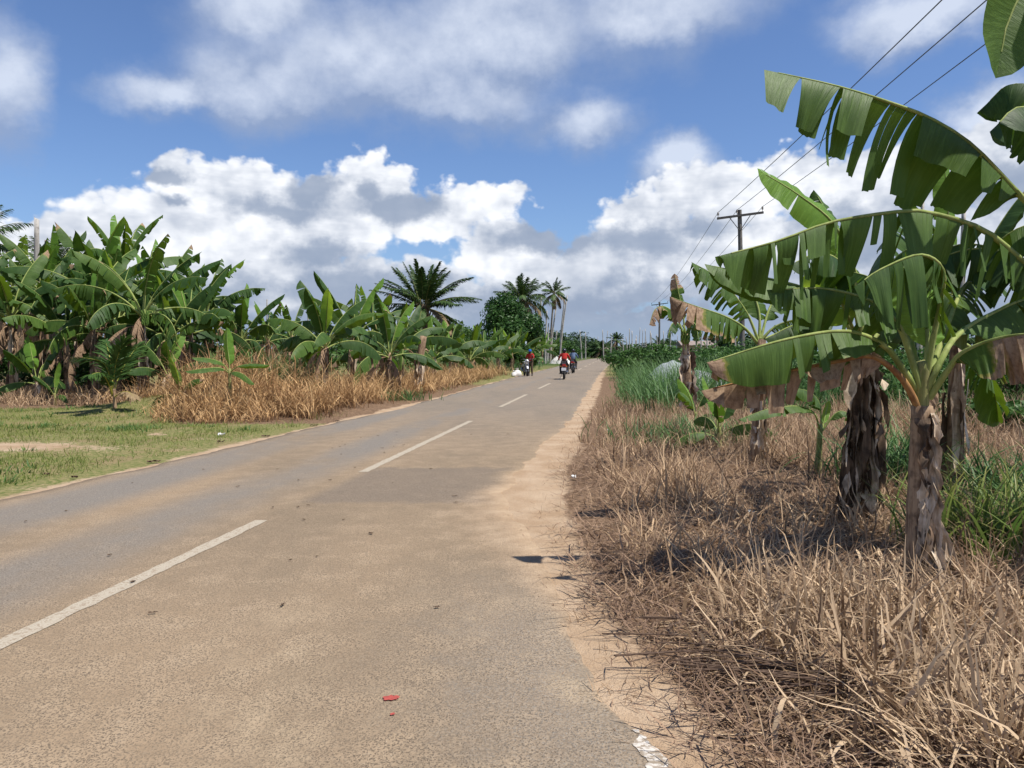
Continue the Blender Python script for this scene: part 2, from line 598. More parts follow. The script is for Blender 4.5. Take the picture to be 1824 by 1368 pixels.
# ------------------------------------------------------------------ ground, one sheet out to the horizon
def ground_material():
    m, t, out = new_mat('soil_and_litter')
    b = principled(t, out, 0.95, 0.1)
    pos = t.node('ShaderNodeNewGeometry').outputs['Position']
    z = t.attr('zone').outputs['Vector']
    sp = t.node('ShaderNodeSeparateXYZ')
    t.l.new(z, sp.inputs[0])
    sand, green, far = sp.outputs
    n1 = t.noise(pos, 1.6, 6.0, 0.62)
    n2 = t.noise(pos, 14.0, 5.0, 0.65)
    n3 = t.noise(pos, 90.0, 3.0, 0.6)
    v = t.voro(pos, 45.0)
    sandc = t.mix(t.smooth(n1, 0.35, 0.68), (0.345, 0.24, 0.15), (0.44, 0.33, 0.225))
    sandc = t.mix(t.m('MULTIPLY', t.smooth(n3, 0.52, 0.72), 0.55), sandc, (0.27, 0.16, 0.085))
    sandc = t.mix(t.m('MULTIPLY', t.smooth(v, 0.13, 0.05), t.smooth(n2, 0.5, 0.62)), sandc, (0.13, 0.10, 0.075))
    lit = t.mix(t.smooth(n2, 0.36, 0.66), (0.085, 0.05, 0.032), (0.24, 0.155, 0.095))
    lit = t.mix(t.m('MULTIPLY', t.smooth(n3, 0.5, 0.68), 0.6), lit, (0.33, 0.23, 0.14))
    grn = t.mix(t.smooth(n2, 0.34, 0.62), (0.085, 0.122, 0.028), (0.24, 0.205, 0.09))
    grn = t.mix(t.m('MULTIPLY', t.smooth(t.noise(pos, 0.9, 7.0, 0.68), 0.48, 0.64), 0.75), grn, (0.25, 0.185, 0.10))
    farc = t.mix(t.smooth(t.noise(pos, 0.06, 6.0, 0.6), 0.38, 0.62), (0.05, 0.085, 0.022), (0.12, 0.125, 0.045))
    jit = t.m('MULTIPLY', t.m('SUBTRACT', n2, 0.5), 0.9)
    jit = t.m('ADD', jit, t.m('MULTIPLY', t.m('SUBTRACT', n1, 0.5), 0.5))
    c = t.mix(t.smooth(t.m('ADD', green, jit), 0.3, 0.62), lit, grn)
    c = t.mix(t.smooth(t.m('ADD', sand, t.m('MULTIPLY', jit, 1.3)), 0.22, 0.72), c, sandc)
    c = t.mix(far, c, farc)
    t.l.new(c, b.inputs['Base Color'])
    h = t.m('ADD', t.m('MULTIPLY', n2, 0.7), t.m('MULTIPLY', n3, 0.35))
    t.l.new(bump(t, h, 0.03, 0.9), b.inputs['Normal'])
    return m


def zones(x, y):
    """how sandy, grassy and far the soil is"""
    dr = x - verge_r(y)
    dl = road_l(y) - x
    n = fbm(x * 0.55, y * 0.55, 31)
    right_sand = sstep(dr, 0.18 + 0.5 * (fbm(x * 1.3, y * 0.9, 77) - 0.5), -0.12)
    bare = 0.6 * sstep(n, 0.50, 0.66) * sstep(y, 8, 10) * sstep(y, 16.0, 13.5)
    wash = 0.95 * np.exp(-(((x + 8.9 + 0.25 * (y - 13)) / 2.3) ** 2 + ((y - 12.8) / 0.75) ** 2))      # pale washed sand on the left
    left_edge = sstep(dl, 0.22 + 0.9 * (fbm(x * 0.8, y * 0.8, 41) - 0.45), -0.05)
    left_sand = np.maximum(np.maximum(left_edge, 0.75 * bare), wash * 1.1)
    sand = np.where(dl > 0, left_sand, np.where(dr > -3, right_sand, 1.0))
    sand = np.where((dl > 0) & (y > 26), np.maximum(left_edge, 0), sand)
    green_l = np.where((dl > 0), sstep(y, 17.8 + 4.6 * sstep(x, -7, -10), 16.6 + 4.4 * sstep(x, -7, -10)), 0)
    green_r = np.where((x > verge_r(y)), np.maximum(sstep(y, 17, 24) * sstep(x - verge_r(y), 0.6, 2.0), sstep(y, 40, 60)), 0)
    green_f = np.where(dl > 0, sstep(y, 30, 45), 0)
    green = np.maximum(np.maximum(green_l, green_r), green_f)
    far = sstep(np.hypot(x, y), 55, 95)
    return np.stack([sand * (1 - far), green, far], axis=-1)


def axis(lo, hi, fine, near_lo, near_hi, grow=1.22):
    a = list(np.arange(near_lo, near_hi, fine))
    s, x = fine, near_hi
    up = []
    while x < hi:
        up.append(x); s *= grow; x += s
    up.append(hi)
    s, x = fine * grow, near_lo - fine
    dn = []
    while x > lo:
        dn.append(x); s *= grow; x -= s
    dn.append(lo)
    return np.array(dn[::-1] + a + up)


gx = axis(-2500, 2500, 0.17, -15, 9)
gy = axis(-400, 3500, 0.19, 1.0, 32, 1.16)
GXX, GYY = np.meshgrid(gx, gy)
GZZ = ground_z(GXX, GYY)
nx, ny = len(gx), len(gy)
idx = np.arange(nx * ny).reshape(ny, nx)
gf = np.stack([idx[:-1, :-1], idx[:-1, 1:], idx[1:, 1:], idx[1:, :-1]], -1).reshape(-1, 4)
g_me = mesh_np('ground', np.stack([GXX, GYY, GZZ], -1), gf, {'zone': zones(GXX, GYY).reshape(-1, 3)})
tag(link('ground', g_me, ground_material()), 'sandy and littered ground running out to the horizon', None, None, 'structure')


# ------------------------------------------------------------------ road
def road_material():
    m, t, out = new_mat('worn_asphalt')
    b = principled(t, out, 0.93, 0.12)
    pos = t.node('ShaderNodeNewGeometry').outputs['Position']
    a = t.attr('road').outputs['Vector']
    sp = t.node('ShaderNodeSeparateXYZ')
    t.l.new(a, sp.inputs[0])
    lat, er, yy = sp.outputs          # metres from centre line, from right edge, along
    n_big = t.noise(t.vm('MULTIPLY', pos, (1.0, 0.35, 1.0)), 0.55, 5.0, 0.6)
    n_mid = t.noise(pos, 3.2, 5.0, 0.62)
    n_fin = t.noise(pos, 60.0, 3.0, 0.65)
    nd_ = t.node('ShaderNodeTexNoise')
    t.l.new(pos, nd_.inputs['Vector'])
    nd_.inputs['Scale'].default_value = 45.0
    nd_.inputs['Detail'].default_value = 3.0
    pos0 = pos
    pos = t.vm('ADD', pos, t.vm('SCALE', t.vm('SUBTRACT', nd_.outputs['Color'], (0.5, 0.5, 0.5)), scale=0.035))
    v1 = t.voro(pos, 85.0)
    v2 = t.voro(pos, 38.0)
    v3 = t.voro(t.vm('MULTIPLY', pos, (1.0, 0.8, 1.0)), 84.0, rand=1.0)
    # how much of the stone shows, how much dust lies in it
    dustc = t.mix(t.smooth(n_mid, 0.3, 0.7), (0.300, 0.215, 0.135), (0.350, 0.26, 0.17))
    stone = t.mix(t.smooth(n_fin, 0.3, 0.7), (0.135, 0.103, 0.071), (0.240, 0.187, 0.128))
    # wheel paths in the left lane are swept grey-blue
    band1 = t.smooth(t.m('ABSOLUTE', t.m('ADD', lat, 0.85)), 0.75, 0.12)
    band2 = t.smooth(t.m('ABSOLUTE', t.m('ADD', lat, 2.45)), 0.8, 0.2)
    swept = t.m('MAXIMUM', band1, band2)
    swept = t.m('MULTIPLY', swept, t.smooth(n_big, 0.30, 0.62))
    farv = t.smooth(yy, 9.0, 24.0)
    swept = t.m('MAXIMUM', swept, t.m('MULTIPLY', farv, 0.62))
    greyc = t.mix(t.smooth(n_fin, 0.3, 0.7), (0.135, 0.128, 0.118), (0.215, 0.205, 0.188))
    pit = t.m('MULTIPLY', t.smooth(v3, 0.42, 0.22), t.smooth(t.m('ADD', n_mid, t.m('MULTIPLY', n_fin, 0.4)), 0.5, 0.78))
    cover = t.smooth(t.m('ADD', t.m('MULTIPLY', n_big, 0.9), t.m('MULTIPLY', n_mid, 0.5)), 0.45, 0.85, 0.15, 0.9)
    c = t.mix(t.m('MULTIPLY', t.smooth(v1, 0.20, 0.52), cover), stone, dustc)
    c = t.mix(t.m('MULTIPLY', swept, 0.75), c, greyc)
    # newer darker patch by the middle of the right lane
    py = t.m('ADD', yy, t.m('MULTIPLY', t.m('SUBTRACT', n_mid, 0.5), 0.7))
    patch = t.m('MULTIPLY', t.smooth(py, 8.1, 8.35), t.smooth(py, 10.8, 10.55))
    patch = t.m('MULTIPLY', patch, t.m('MULTIPLY', t.smooth(lat, -0.1, 0.15), t.smooth(er, 0.05, 0.4)))
    c = t.mix(t.m('MULTIPLY', patch, 0.62), c, t.mix(t.smooth(n_fin, 0.35, 0.65), (0.12, 0.098, 0.080), (0.20, 0.165, 0.13)))
    near_r = t.m('MULTIPLY', t.smooth(t.m('ADD', er, t.m('MULTIPLY', n_mid, 1.2)), 1.9, 0.7), t.smooth(yy, 6.5, 4.0))
    c = t.mix(t.m('MULTIPLY', near_r, t.smooth(v1, 0.45, 0.2, 0.35, 0.85)), c, t.mix(t.smooth(n_fin, 0.35, 0.65), (0.15, 0.138, 0.120), (0.27, 0.245, 0.21)))
    c = t.mix(t.m('MULTIPLY', pit, t.smooth(yy, 9.0, 4.0, 0.10, 0.72)), c, (0.095, 0.076, 0.058))
    pale = t.m('MULTIPLY', t.smooth(v2, 0.30, 0.12), t.smooth(n_mid, 0.52, 0.66))
    c = t.mix(t.m('MULTIPLY', pale, 0.45), c, (0.40, 0.325, 0.235))
    # sand drifting in from the right verge
    reach = t.m('MULTIPLY', t.smooth(t.m('ABSOLUTE', t.m('SUBTRACT', yy, 7.4)), 3.4, 0.3), 0.75)
    reach = t.m('ADD', reach, 0.06)
    s0 = t.m('SUBTRACT', 1.0, t.m('DIVIDE', er, reach))
    s0 = t.m('ADD', s0, t.m('MULTIPLY', t.m('SUBTRACT', n_mid, 0.5), 1.1))
    s0 = t.m('ADD', s0, t.m('MULTIPLY', t.m('SUBTRACT', n_fin, 0.5), 0.9))
    sandm = t.smooth(s0, 0.0, 1.25)
    sandc = t.mix(t.smooth(n_mid, 0.35, 0.68), (0.35, 0.245, 0.155), (0.43, 0.32, 0.215))
    sandc = t.mix(t.m('MULTIPLY', t.smooth(v2, 0.22, 0.1), 0.55), sandc, (0.16, 0.12, 0.09))
    c = t.mix(t.m('MULTIPLY', sandm, 0.9), c, sandc)
    # foreground drift patches of pale dust in the lane
    dp = t.noise(t.vm('MULTIPLY', pos, (0.9, 0.6, 1.0)), 1.3, 8.0, 0.68)
    dpm = t.m('MULTIPLY', t.smooth(dp, 0.50, 0.68), t.m('MULTIPLY', t.smooth(yy, 6.5, 3.5), t.smooth(v1, 0.16, 0.40)))
    c = t.mix(t.m('MULTIPLY', dpm, t.smooth(er, 3.2, 1.2, 0.0, 0.5)), c, (0.42, 0.325, 0.215))
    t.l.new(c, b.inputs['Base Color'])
    h = t.m('ADD', t.m('MULTIPLY', t.m('SUBTRACT', 1.0, v1), 0.8), t.m('MULTIPLY', n_fin, 0.5))
    h = t.m('SUBTRACT', h, t.m('MULTIPLY', pit, 0.7))
    t.l.new(bump(t, h, 0.006, 0.75), b.inputs['Normal'])
    return m


def strip(name, ys, xl, xr, z, ncol, mat, attrs_fn=None):
    u = np.linspace(0, 1, ncol)
    if attrs_fn == 'road':
        u = np.r_[0.0, 0.004, np.linspace(0, 1, ncol)[1:-1], 0.996, 1.0]
        ncol = len(u)
    X = xl[:, None] * (1 - u) + xr[:, None] * u
    Y = np.repeat(ys[:, None], ncol, 1)
    Z = np.full_like(X, z)
    if attrs_fn == 'road':
        crown = np.minimum(X - xl[:, None], xr[:, None] - X)
        Z = z + 0.0 * crown
        Z[:, 0] -= 0.05; Z[:, -1] -= 0.05           # broken edge dips into the verge
    i = np.arange(X.size).reshape(X.shape)
    F = np.stack([i[:-1, :-1], i[:-1, 1:], i[1:, 1:], i[1:, :-1]], -1).reshape(-1, 4)
    at = None
    if attrs_fn == 'road':
        at = {'road': np.stack([X - road_c(Y), xr[:, None] - X, Y], -1).reshape(-1, 3)}
    return link(name, mesh_np(name, np.stack([X, Y, Z], -1), F, at), mat)


ys = np.concatenate([np.arange(-30, 0, 0.5), np.arange(0, 30, 0.05), np.arange(30, 80, 0.25), np.arange(80, 262, 1.0)])
rag = lambda y, s: (fbm(y * 1.7, y * 0 + s, s, 5) - 0.5) * 0.26
rl = road_l(ys) + rag(ys, 3)
rr = road_r(ys) + rag(ys, 8)
us = np.linspace(0, 1, 28)
tag(strip('road', ys, rl, rr, 0.004, 28, road_material(), 'road'), 'dusty two lane asphalt road', None, None, 'structure')


def paint_material(wear):
    m, t, out = new_mat('road_paint')
    b = principled(t, out, 0.8, 0.2)
    pos = t.node('ShaderNodeNewGeometry').outputs['Position']
    n = t.noise(pos, 26.0, 5.0, 0.7)
    v = t.voro(pos, 70.0)
    c = t.mix(t.smooth(n, 0.3, 0.7), (0.35, 0.30, 0.225), (0.45, 0.395, 0.31))
    c = t.mix(t.m('MULTIPLY', t.smooth(t.m('SUBTRACT', n, t.m('MULTIPLY', v, 0.25)), 0.30 + wear, 0.42 + wear), 0.8), c, (0.25, 0.19, 0.13))
    t.l.new(c, b.inputs['Base Color'])
    t.l.new(bump(t, t.m('SUBTRACT', n, v), 0.003, 0.6), b.inputs['Normal'])
    return m


paint = paint_material(0.06)
rngp = np.random.default_rng(4)
for (y0, y1) in ((-3.4, 7.35), (10.3, 17.9), (22.3, 28.7), (33.2, 38.7), (43.6, 49.5), (54.5, 60), (66, 72), (78, 84), (90, 96), (102, 108), (114, 120), (127, 133)):
    yy_ = np.arange(y0, y1 + 0.001, 0.06 if y1 < 20 else 0.2)
    c_ = road_c(yy_)
    w_ = 0.062
    e1 = c_ - w_ + (fbm(yy_ * 9, yy_ * 0 + 3, 11) - 0.5) * 0.03
    e2 = c_ + w_ + (fbm(yy_ * 9, yy_ * 0 + 7, 12) - 0.5) * 0.03
    o = strip('centre_line_dash', yy_, e1, e2, 0.008, 3, paint)
    tag(o, 'worn white centre line dash painted on the road', None, 'centre line dashes', 'structure')


# ------------------------------------------------------------------ banana plants: materials
def leaf_mat(name, dark, light, trans_c, dry=(0.40, 0.275, 0.175), dry2=(0.19, 0.12, 0.075), trans=0.32, rough=0.52):
    m, t, out = new_mat(name)
    dead = t.attr('dead').outputs['Fac']
    uv = t.attr('luv').outputs['Vector']
    sp = t.node('ShaderNodeSeparateXYZ')
    t.l.new(uv, sp.inputs[0])
    u, v, rnd = sp.outputs
    pos = t.node('ShaderNodeTexCoord').outputs['Object']
    vein = t.noise(t.vec(t.m('MULTIPLY', u, 46.0), t.m('MULTIPLY', v, 0.9), rnd), 1.0, 3.0, 0.7)
    blot = t.noise(pos, 5.0, 4.0, 0.6)
    c = t.mix(t.m('ADD', t.m('MULTIPLY', rnd, 0.55), t.m('MULTIPLY', t.smooth(blot, 0.3, 0.7), 0.45)), dark, light)
    c = t.mix(t.m('MULTIPLY', t.smooth(vein, 0.48, 0.66), 0.5), c, tuple(min(1, x * 1.45 + 0.01) for x in light))
    dn = t.noise(t.vec(t.m('MULTIPLY', u, 22.0), t.m('MULTIPLY', v, 5.0), rnd), 1.0, 5.0, 0.65)
    dc = t.mix(t.smooth(dn, 0.32, 0.66), dry2, dry)
    dm = t.smooth(t.m('ADD', dead, t.m('MULTIPLY', t.m('SUBTRACT', dn, 0.5), 0.7)), 0.38, 0.55)
    halo = t.smooth(t.m('ADD', dead, t.m('MULTIPLY', t.m('SUBTRACT', dn, 0.5), 0.7)), 0.22, 0.42)
    c = t.mix(t.m('MULTIPLY', halo, 0.8), c, (0.26, 0.23, 0.045))
    c = t.mix(dm, c, dc)
    b = t.node('ShaderNodeBsdfPrincipled')
    t.l.new(c, b.inputs['Base Color'])
    t.l.new(t.lin(dm, 0, 1, rough, 0.85), b.inputs['Roughness'])
    b.inputs['Specular IOR Level'].default_value = 0.24
    t.l.new(bump(t, vein, 0.010, 0.5), b.inputs['Normal'])
    tr = t.node('ShaderNodeBsdfTranslucent')
    t.l.new(t.mix(dm, trans_c, tuple(x * 0.8 for x in dry)), tr.inputs['Color'])
    mx = t.node('ShaderNodeMixShader')
    t.l.new(t.lin(dm, 0, 1, trans, 0.15), mx.inputs[0])
    t.l.new(b.outputs[0], mx.inputs[1]); t.l.new(tr.outputs[0], mx.inputs[2])
    t.l.new(mx.outputs[0], out.inputs[0])
    return m


M_LEAF = leaf_mat('banana_leaf', (0.026, 0.066, 0.011), (0.076, 0.136, 0.023), (0.16, 0.26, 0.015), trans=0.26)
M_LEAF_Y = leaf_mat('young_banana_leaf', (0.085, 0.20, 0.03), (0.15, 0.29, 0.045), (0.36, 0.50, 0.04), trans=0.42)
M_LEAF_B = leaf_mat('dull_banana_leaf', (0.018, 0.050, 0.012), (0.048, 0.098, 0.022), (0.10, 0.19, 0.015))


def stem_mat(name, a, b_, c_, streak=30.0):
    m, t, out = new_mat(name)
    b = principled(t, out, 0.75, 0.25)
    g = t.node('ShaderNodeTexCoord').outputs['Object']
    n = t.noise(t.vm('MULTIPLY', g, (1.0, 1.0, 0.12)), streak, 5.0, 0.65)
    n2 = t.noise(g, 5.0, 4.0, 0.6)
    c = t.mix(t.smooth(n, 0.34, 0.64), a, b_)
    c = t.mix(t.m('MULTIPLY', t.smooth(n2, 0.5, 0.66), 0.8), c, c_)
    t.l.new(c, b.inputs['Base Color'])
    t.l.new(bump(t, n, 0.012, 0.8), b.inputs['Normal'])
    return m


M_STEM_DRY = stem_mat('dry_pseudostem', (0.16, 0.095, 0.055), (0.38, 0.265, 0.165), (0.075, 0.045, 0.03))
M_STEM_GRN = stem_mat('green_pseudostem', (0.17, 0.20, 0.055), (0.30, 0.28, 0.11), (0.12, 0.075, 0.035))
M_RIB = stem_mat('green_midrib', (0.20, 0.26, 0.06), (0.30, 0.34, 0.11), (0.16, 0.19, 0.05), 14.0)
M_RIB_R = stem_mat('reddish_midrib', (0.20, 0.085, 0.035), (0.34, 0.19, 0.07), (0.14, 0.06, 0.03), 14.0)
M_RIB_DRY = stem_mat('dry_midrib', (0.20, 0.12, 0.07), (0.36, 0.24, 0.14), (0.12, 0.07, 0.04), 14.0)
M_SHEATH = stem_mat('papery_dry_sheath', (0.36, 0.265, 0.18), (0.68, 0.56, 0.42), (0.20, 0.14, 0.095), 22.0)
M_SHEATH_D = stem_mat('dark_dry_leaf', (0.075, 0.05, 0.032), (0.19, 0.125, 0.08), (0.04, 0.026, 0.018), 22.0)
M_FRUIT = stem_mat('green_bananas', (0.085, 0.17, 0.03), (0.17, 0.28, 0.06), (0.20, 0.24, 0.05), 12.0)


# ------------------------------------------------------------------ banana plants: geometry
def spline(ctrl, n=64):
    """Catmull-Rom through the points, resampled evenly by length"""
    C = np.array([tuple(c) for c in ctrl], dtype=float)
    if len(C) == 2:
        C = np.array([C[0], C[0] * 0.5 + C[1] * 0.5, C[1]])
    E = np.vstack([2 * C[0] - C[1], C, 2 * C[-1] - C[-2]])
    t = np.linspace(0, 1, 24, endpoint=False)[None, :, None]
    p0, p1, p2, p3 = (E[k:len(E) - 3 + k, None, :] for k in range(4))
    pts = (0.5 * ((2 * p1) + (-p0 + p2) * t + (2 * p0 - 5 * p1 + 4 * p2 - p3) * t * t + (-p0 + 3 * p1 - 3 * p2 + p3) * t ** 3)).reshape(-1, 3)
    pts = np.vstack([pts, E[-2]])
    seg = np.r_[0, np.cumsum(np.linalg.norm(np.diff(pts, axis=0), axis=1))]
    s = np.linspace(0, seg[-1], n)
    out = np.stack([np.interp(s, seg, pts[:, k]) for k in range(3)], -1)
    return out, seg[-1]


def nrm(a):
    return a / np.maximum(np.linalg.norm(a, axis=-1, keepdims=True), 1e-9)


def leaf_geo(ctrl, W, pet=0.15, droop=(35, 35), curl=25, tear=0.5, seed=0, ns=40, nv=4, dead=0.0, dead_tip=0.0, dead_edge=0.05, twist=0.0, hang=0.25, sdir=None, ragged=0.06, wside=(1.0, 1.0), blunt=1.0, gapk=1.0, tside=(1.0, 1.0)):
    rng = np.random.default_rng(seed)
    C, L = spline(ctrl, 72)
    T = nrm(np.gradient(C, axis=0))
    d = C[-1] - C[0]
    if sdir is None:
        h = np.array([d[1], -d[0], 0.0])
        if np.linalg.norm(h) < 0.12 * L:
            a = rng.uniform(0, 6.28)
            h = np.array([math.cos(a), math.sin(a), 0.0])
    else:
        h = np.array(sdir, dtype=float)
    S = nrm(np.repeat(h[None], len(C), 0) - T * (T @ h)[:, None])
    N = nrm(np.cross(S, T))
    tw = R(twist)
    S, N = S * math.cos(tw) + N * math.sin(tw), N * math.cos(tw) - S * math.sin(tw)
    s_all = np.linspace(0, 1, len(C))

    def at(arr, s):
        return np.stack([np.interp(s, s_all, arr[:, k]) for k in range(3)], -1)

    Lb = L * (1 - pet)
    Vs, Fs, D, UV = [], [], [], []
    nvert = 0
    leaf_r = rng.uniform(0, 1)
    for si, side in enumerate((1.0, -1.0)):
        k = rng.poisson(tear * 11 * tside[si])
        cuts = np.sort(rng.uniform(0.05, 0.97, k)) if k else np.array([])
        edges = np.r_[0.0, cuts, 1.0]
        wavep = rng.uniform(0, 6.28)
        for j in range(len(edges) - 1):
            a, b = edges[j], edges[j + 1]
            if b - a < 0.008:
                continue
            n = max(2, int(round((b - a) * ns)) + 1)
            bb = np.linspace(a, b, n)
            gap = min(0.62, abs(rng.normal(0, 0.30)) * (0.35 + 0.8 * tear) * gapk) if k else 0.0
            if dead < 0.5 and k > 4 and a > 0.1 and rng.random() < 0.07 * tear:
                continue
            mid = rng.uniform(a, b) * 0.4 + 0.6 * (a + b) / 2
            off = rng.normal(0, 4 + 15 * tear)
            crl = curl + rng.normal(0, 8 + 20 * tear)
            lenf = max(0.35, 1.0 - abs(rng.normal(0, 0.05 + 0.13 * tear)))
            prof = np.clip(1 - np.abs(2 * np.clip(bb * blunt, 0.0, 1.0) ** 0.93 - 1) ** 2.7, 0, 1) ** 0.60
            rg = 1.0 + ragged * (2.5 * (vnoise(bb * 14 + seed, bb * 0 + si, seed) - 0.5) + 0.35 * rng.uniform(-1, 1, n))
            w = W / 2 * wside[si] * prof * lenf * rg
            s = pet + (1 - pet) * bb
            base, Sv, Nv, Tv = at(C, s), at(S, s), at(N, s), at(T, s)
            vv = np.linspace(0, 1, nv + 1)
            P0 = base.copy()
            ring = [P0 + 0.0]
            for q in range(1, nv + 1):
                v = vv[q]
                vm = (vv[q] + vv[q - 1]) / 2
                ang = np.radians(droop[si] + off * vm + crl * vm + (6.0 * np.sin(bb * 23 + wavep) + 4.0 * np.sin(bb * 61 + 2 * wavep)) * vm)
                step = (w / nv)[:, None]
                P0 = P0 + step * (Sv * side * np.cos(ang)[:, None] - Nv * np.sin(ang)[:, None])
                sh = ((mid - bb) * gap * (vv[q] - vv[q - 1]) + 0.10 * W / Lb * (vv[q] - vv[q - 1])) * Lb
                P0 = P0 + Tv * sh[:, None]
                P0[:, 2] -= hang * (v ** 2 - vv[q - 1] ** 2) * w * (0.4 + tear)
                ring.append(P0.copy())
            G = np.stack(ring, 1)                                  # n, nv+1, 3
            idx = nvert + np.arange(n * (nv + 1)).reshape(n, nv + 1)
            f = np.stack([idx[:-1, :-1], idx[1:, :-1], idx[1:, 1:], idx[:-1, 1:]], -1).reshape(-1, 4)
            if side < 0:
                f = f[:, ::-1]
            Vs.append(G.reshape(-1, 3)); Fs.append(f)
            nvert += G.shape[0] * G.shape[1]
            B = np.repeat(bb[:, None], nv + 1, 1); VV = np.repeat(vv[None], n, 0)
            dd = dead + 0.9 * sstep(B, 1.02 - dead_tip * 1.25, 1.08 - dead_tip * 0.75) * (1 if dead_tip > 0 else 0) + dead_edge * sstep(VV, 0.75, 1.0) * 2.2 * rng.uniform(0.3, 1.4)
            D.append(dd.ravel())
            UV.append(np.stack([B * Lb, VV * side * W / 2 * 4, np.full_like(B, leaf_r)], -1).reshape(-1, 3))
    return np.concatenate(Vs), np.concatenate(Fs), np.concatenate(D), np.concatenate(UV), C, L


def tube_np(C, rad, sides=6):
    C = np.asarray(C, dtype=float)
    T = nrm(np.gradient(C, axis=0))
    ref = np.array([0, 0, 1.0]) if abs(T[len(T) // 2][2]) < 0.8 else np.array([1.0, 0.2, 0])
    A = nrm(np.cross(T, ref)); B = np.cross(T, A)
    an = np.linspace(0, 2 * np.pi, sides, endpoint=False)
    V = C[:, None] + rad[:, None, None] * (A[:, None] * np.cos(an)[None, :, None] + B[:, None] * np.sin(an)[None, :, None])
    i = np.arange(len(C) * sides).reshape(len(C), sides)
    F = np.stack([i[:-1], np.roll(i[:-1], -1, 1), np.roll(i[1:], -1, 1), i[1:]], -1).reshape(-1, 4)
    return V.reshape(-1, 3), F


def add_leaf(root, ctrl, W, name='leaf', mat=None, rib=None, rib_r=0.022, label=None, **kw):
    base = np.array(root.location)
    V, F, D, UV, C, L = leaf_geo(ctrl, W, **kw)
    o = link(name, mesh_np(name, V - base, F, {'dead': D, 'luv': UV}), mat or M_LEAF, root)
    m = C[::3] - base
    n = len(m)
    rad = rib_r * (0.16 + 0.84 * (1 - np.linspace(0, 1, n)) ** 1.15)
    m = m.copy()
    m[:, 2] -= rad * 0.6
    RV, RF = tube_np(m, rad, 6)
    link('midrib', mesh_np('midrib', RV, RF), rib or M_RIB, o)
    if label:
        o['label'] = label
    return o


def add_stem(root, h, r0, r1, mat, lean=(0, 0), seed=0, sides=14, rings=12, name='pseudostem', z0=-0.08):
    rng = np.random.default_rng(seed)
    zs = np.linspace(z0, h, rings)
    f = (zs - z0) / (h - z0)
    C = np.stack([lean[0] * f ** 1.4, lean[1] * f ** 1.4, zs], -1)
    V, F = tube_np(C, r0 + (r1 - r0) * f ** 0.8, sides)
    V = V.reshape(rings, sides, 3)
    ph = rng.uniform(0, 6.28)
    k = np.arange(sides)[None, :] * 2 * np.pi / sides
    wob = 1 + 0.07 * np.sin(3 * k + ph + 2.2 * f[:, None]) + 0.05 * rng.uniform(-1, 1, (rings, sides))
    V = C[:, None] + (V - C[:, None]) * wob[..., None]
    V = np.concatenate([V.reshape(-1, 3), C[-1:] + [[0, 0, 0.02]]])
    top = (rings - 1) * sides
    i = np.arange(sides)
    Fc = np.stack([top + i, top + (i + 1) % sides, np.full(sides, rings * sides), np.full(sides, rings * sides)], -1)
    me = bpy.data.meshes.new(name)
    me.from_pydata([tuple(p) for p in V], [], [tuple(q) for q in F] + [tuple(q[:3]) for q in Fc])
    me.shade_smooth()
    return link(name, me, mat, root), C


def sheath_strip(root, C, z_top, az, length, width, out, seed, mat, name='dry_sheath', rad=0.11, kinks=0.35):
    """one papery strip of old leaf sheath that hangs off the stem"""
    rng = np.random.default_rng(seed)
    n, k = 9, 4
    t = np.linspace(0, 1, n)
    cx = np.interp(z_top, C[:, 2], C[:, 0]); cy = np.interp(z_top, C[:, 2], C[:, 1])
    prof = rad + out * (t ** 1.3) + 0.02 * np.sin(t * 9 + seed)
    az_t = az + kinks * 0.5 * np.cumsum(rng.normal(0, 0.22, n)) * t
    z = z_top - length * t + 0.03 * np.sin(t * 3)
    z = np.maximum(z, 0.02 + 0.02 * rng.uniform())
    ctr = np.stack([cx + prof * np.cos(az_t), cy + prof * np.sin(az_t), z], -1)
    side = np.stack([-np.sin(az_t), np.cos(az_t), np.zeros(n)], -1)
    outw = np.stack([np.cos(az_t), np.sin(az_t), np.zeros(n)], -1)
    wv = width * (0.55 + 0.6 * np.sin(np.pi * np.clip(t * 0.8 + 0.15, 0, 1))) * (1 + 0.25 * rng.normal(0, 1, n))
    wv[-1] *= 0.3
    u = np.linspace(-1, 1, k)
    fold = rng.uniform(-0.8, 0.9)
    roll = np.cumsum(rng.normal(0, kinks, n))
    V = ctr[:, None] + (wv[:, None, None] / 2) * u[None, :, None] * (side * np.cos(roll)[:, None] + outw * np.sin(roll)[:, None])[:, None] + (wv[:, None, None] * fold * 0.35) * (np.abs(u) ** 1.5)[None, :, None] * outw[:, None]
    i = np.arange(n * k).reshape(n, k)
    F = np.stack([i[:-1, :-1], i[:-1, 1:], i[1:, 1:], i[1:, :-1]], -1).reshape(-1, 4)
    return link(name, mesh_np(name, V, F), mat, root)


def arc(base, az, e0, bend, L, n=6, p=1.25, side=0.0):
    """control points of a leaf that leaves the stem at elevation e0 and bends over"""
    pts = [np.array(base, dtype=float)]
    for i in range(n):
        t = (i + 0.5) / n
        e = R(e0 - bend * t ** p)
        a = az + R(side) * t
        pts.append(pts[-1] + L / n * np.array([math.cos(e) * math.cos(a), math.cos(e) * math.sin(a), math.sin(e)]))
    return pts


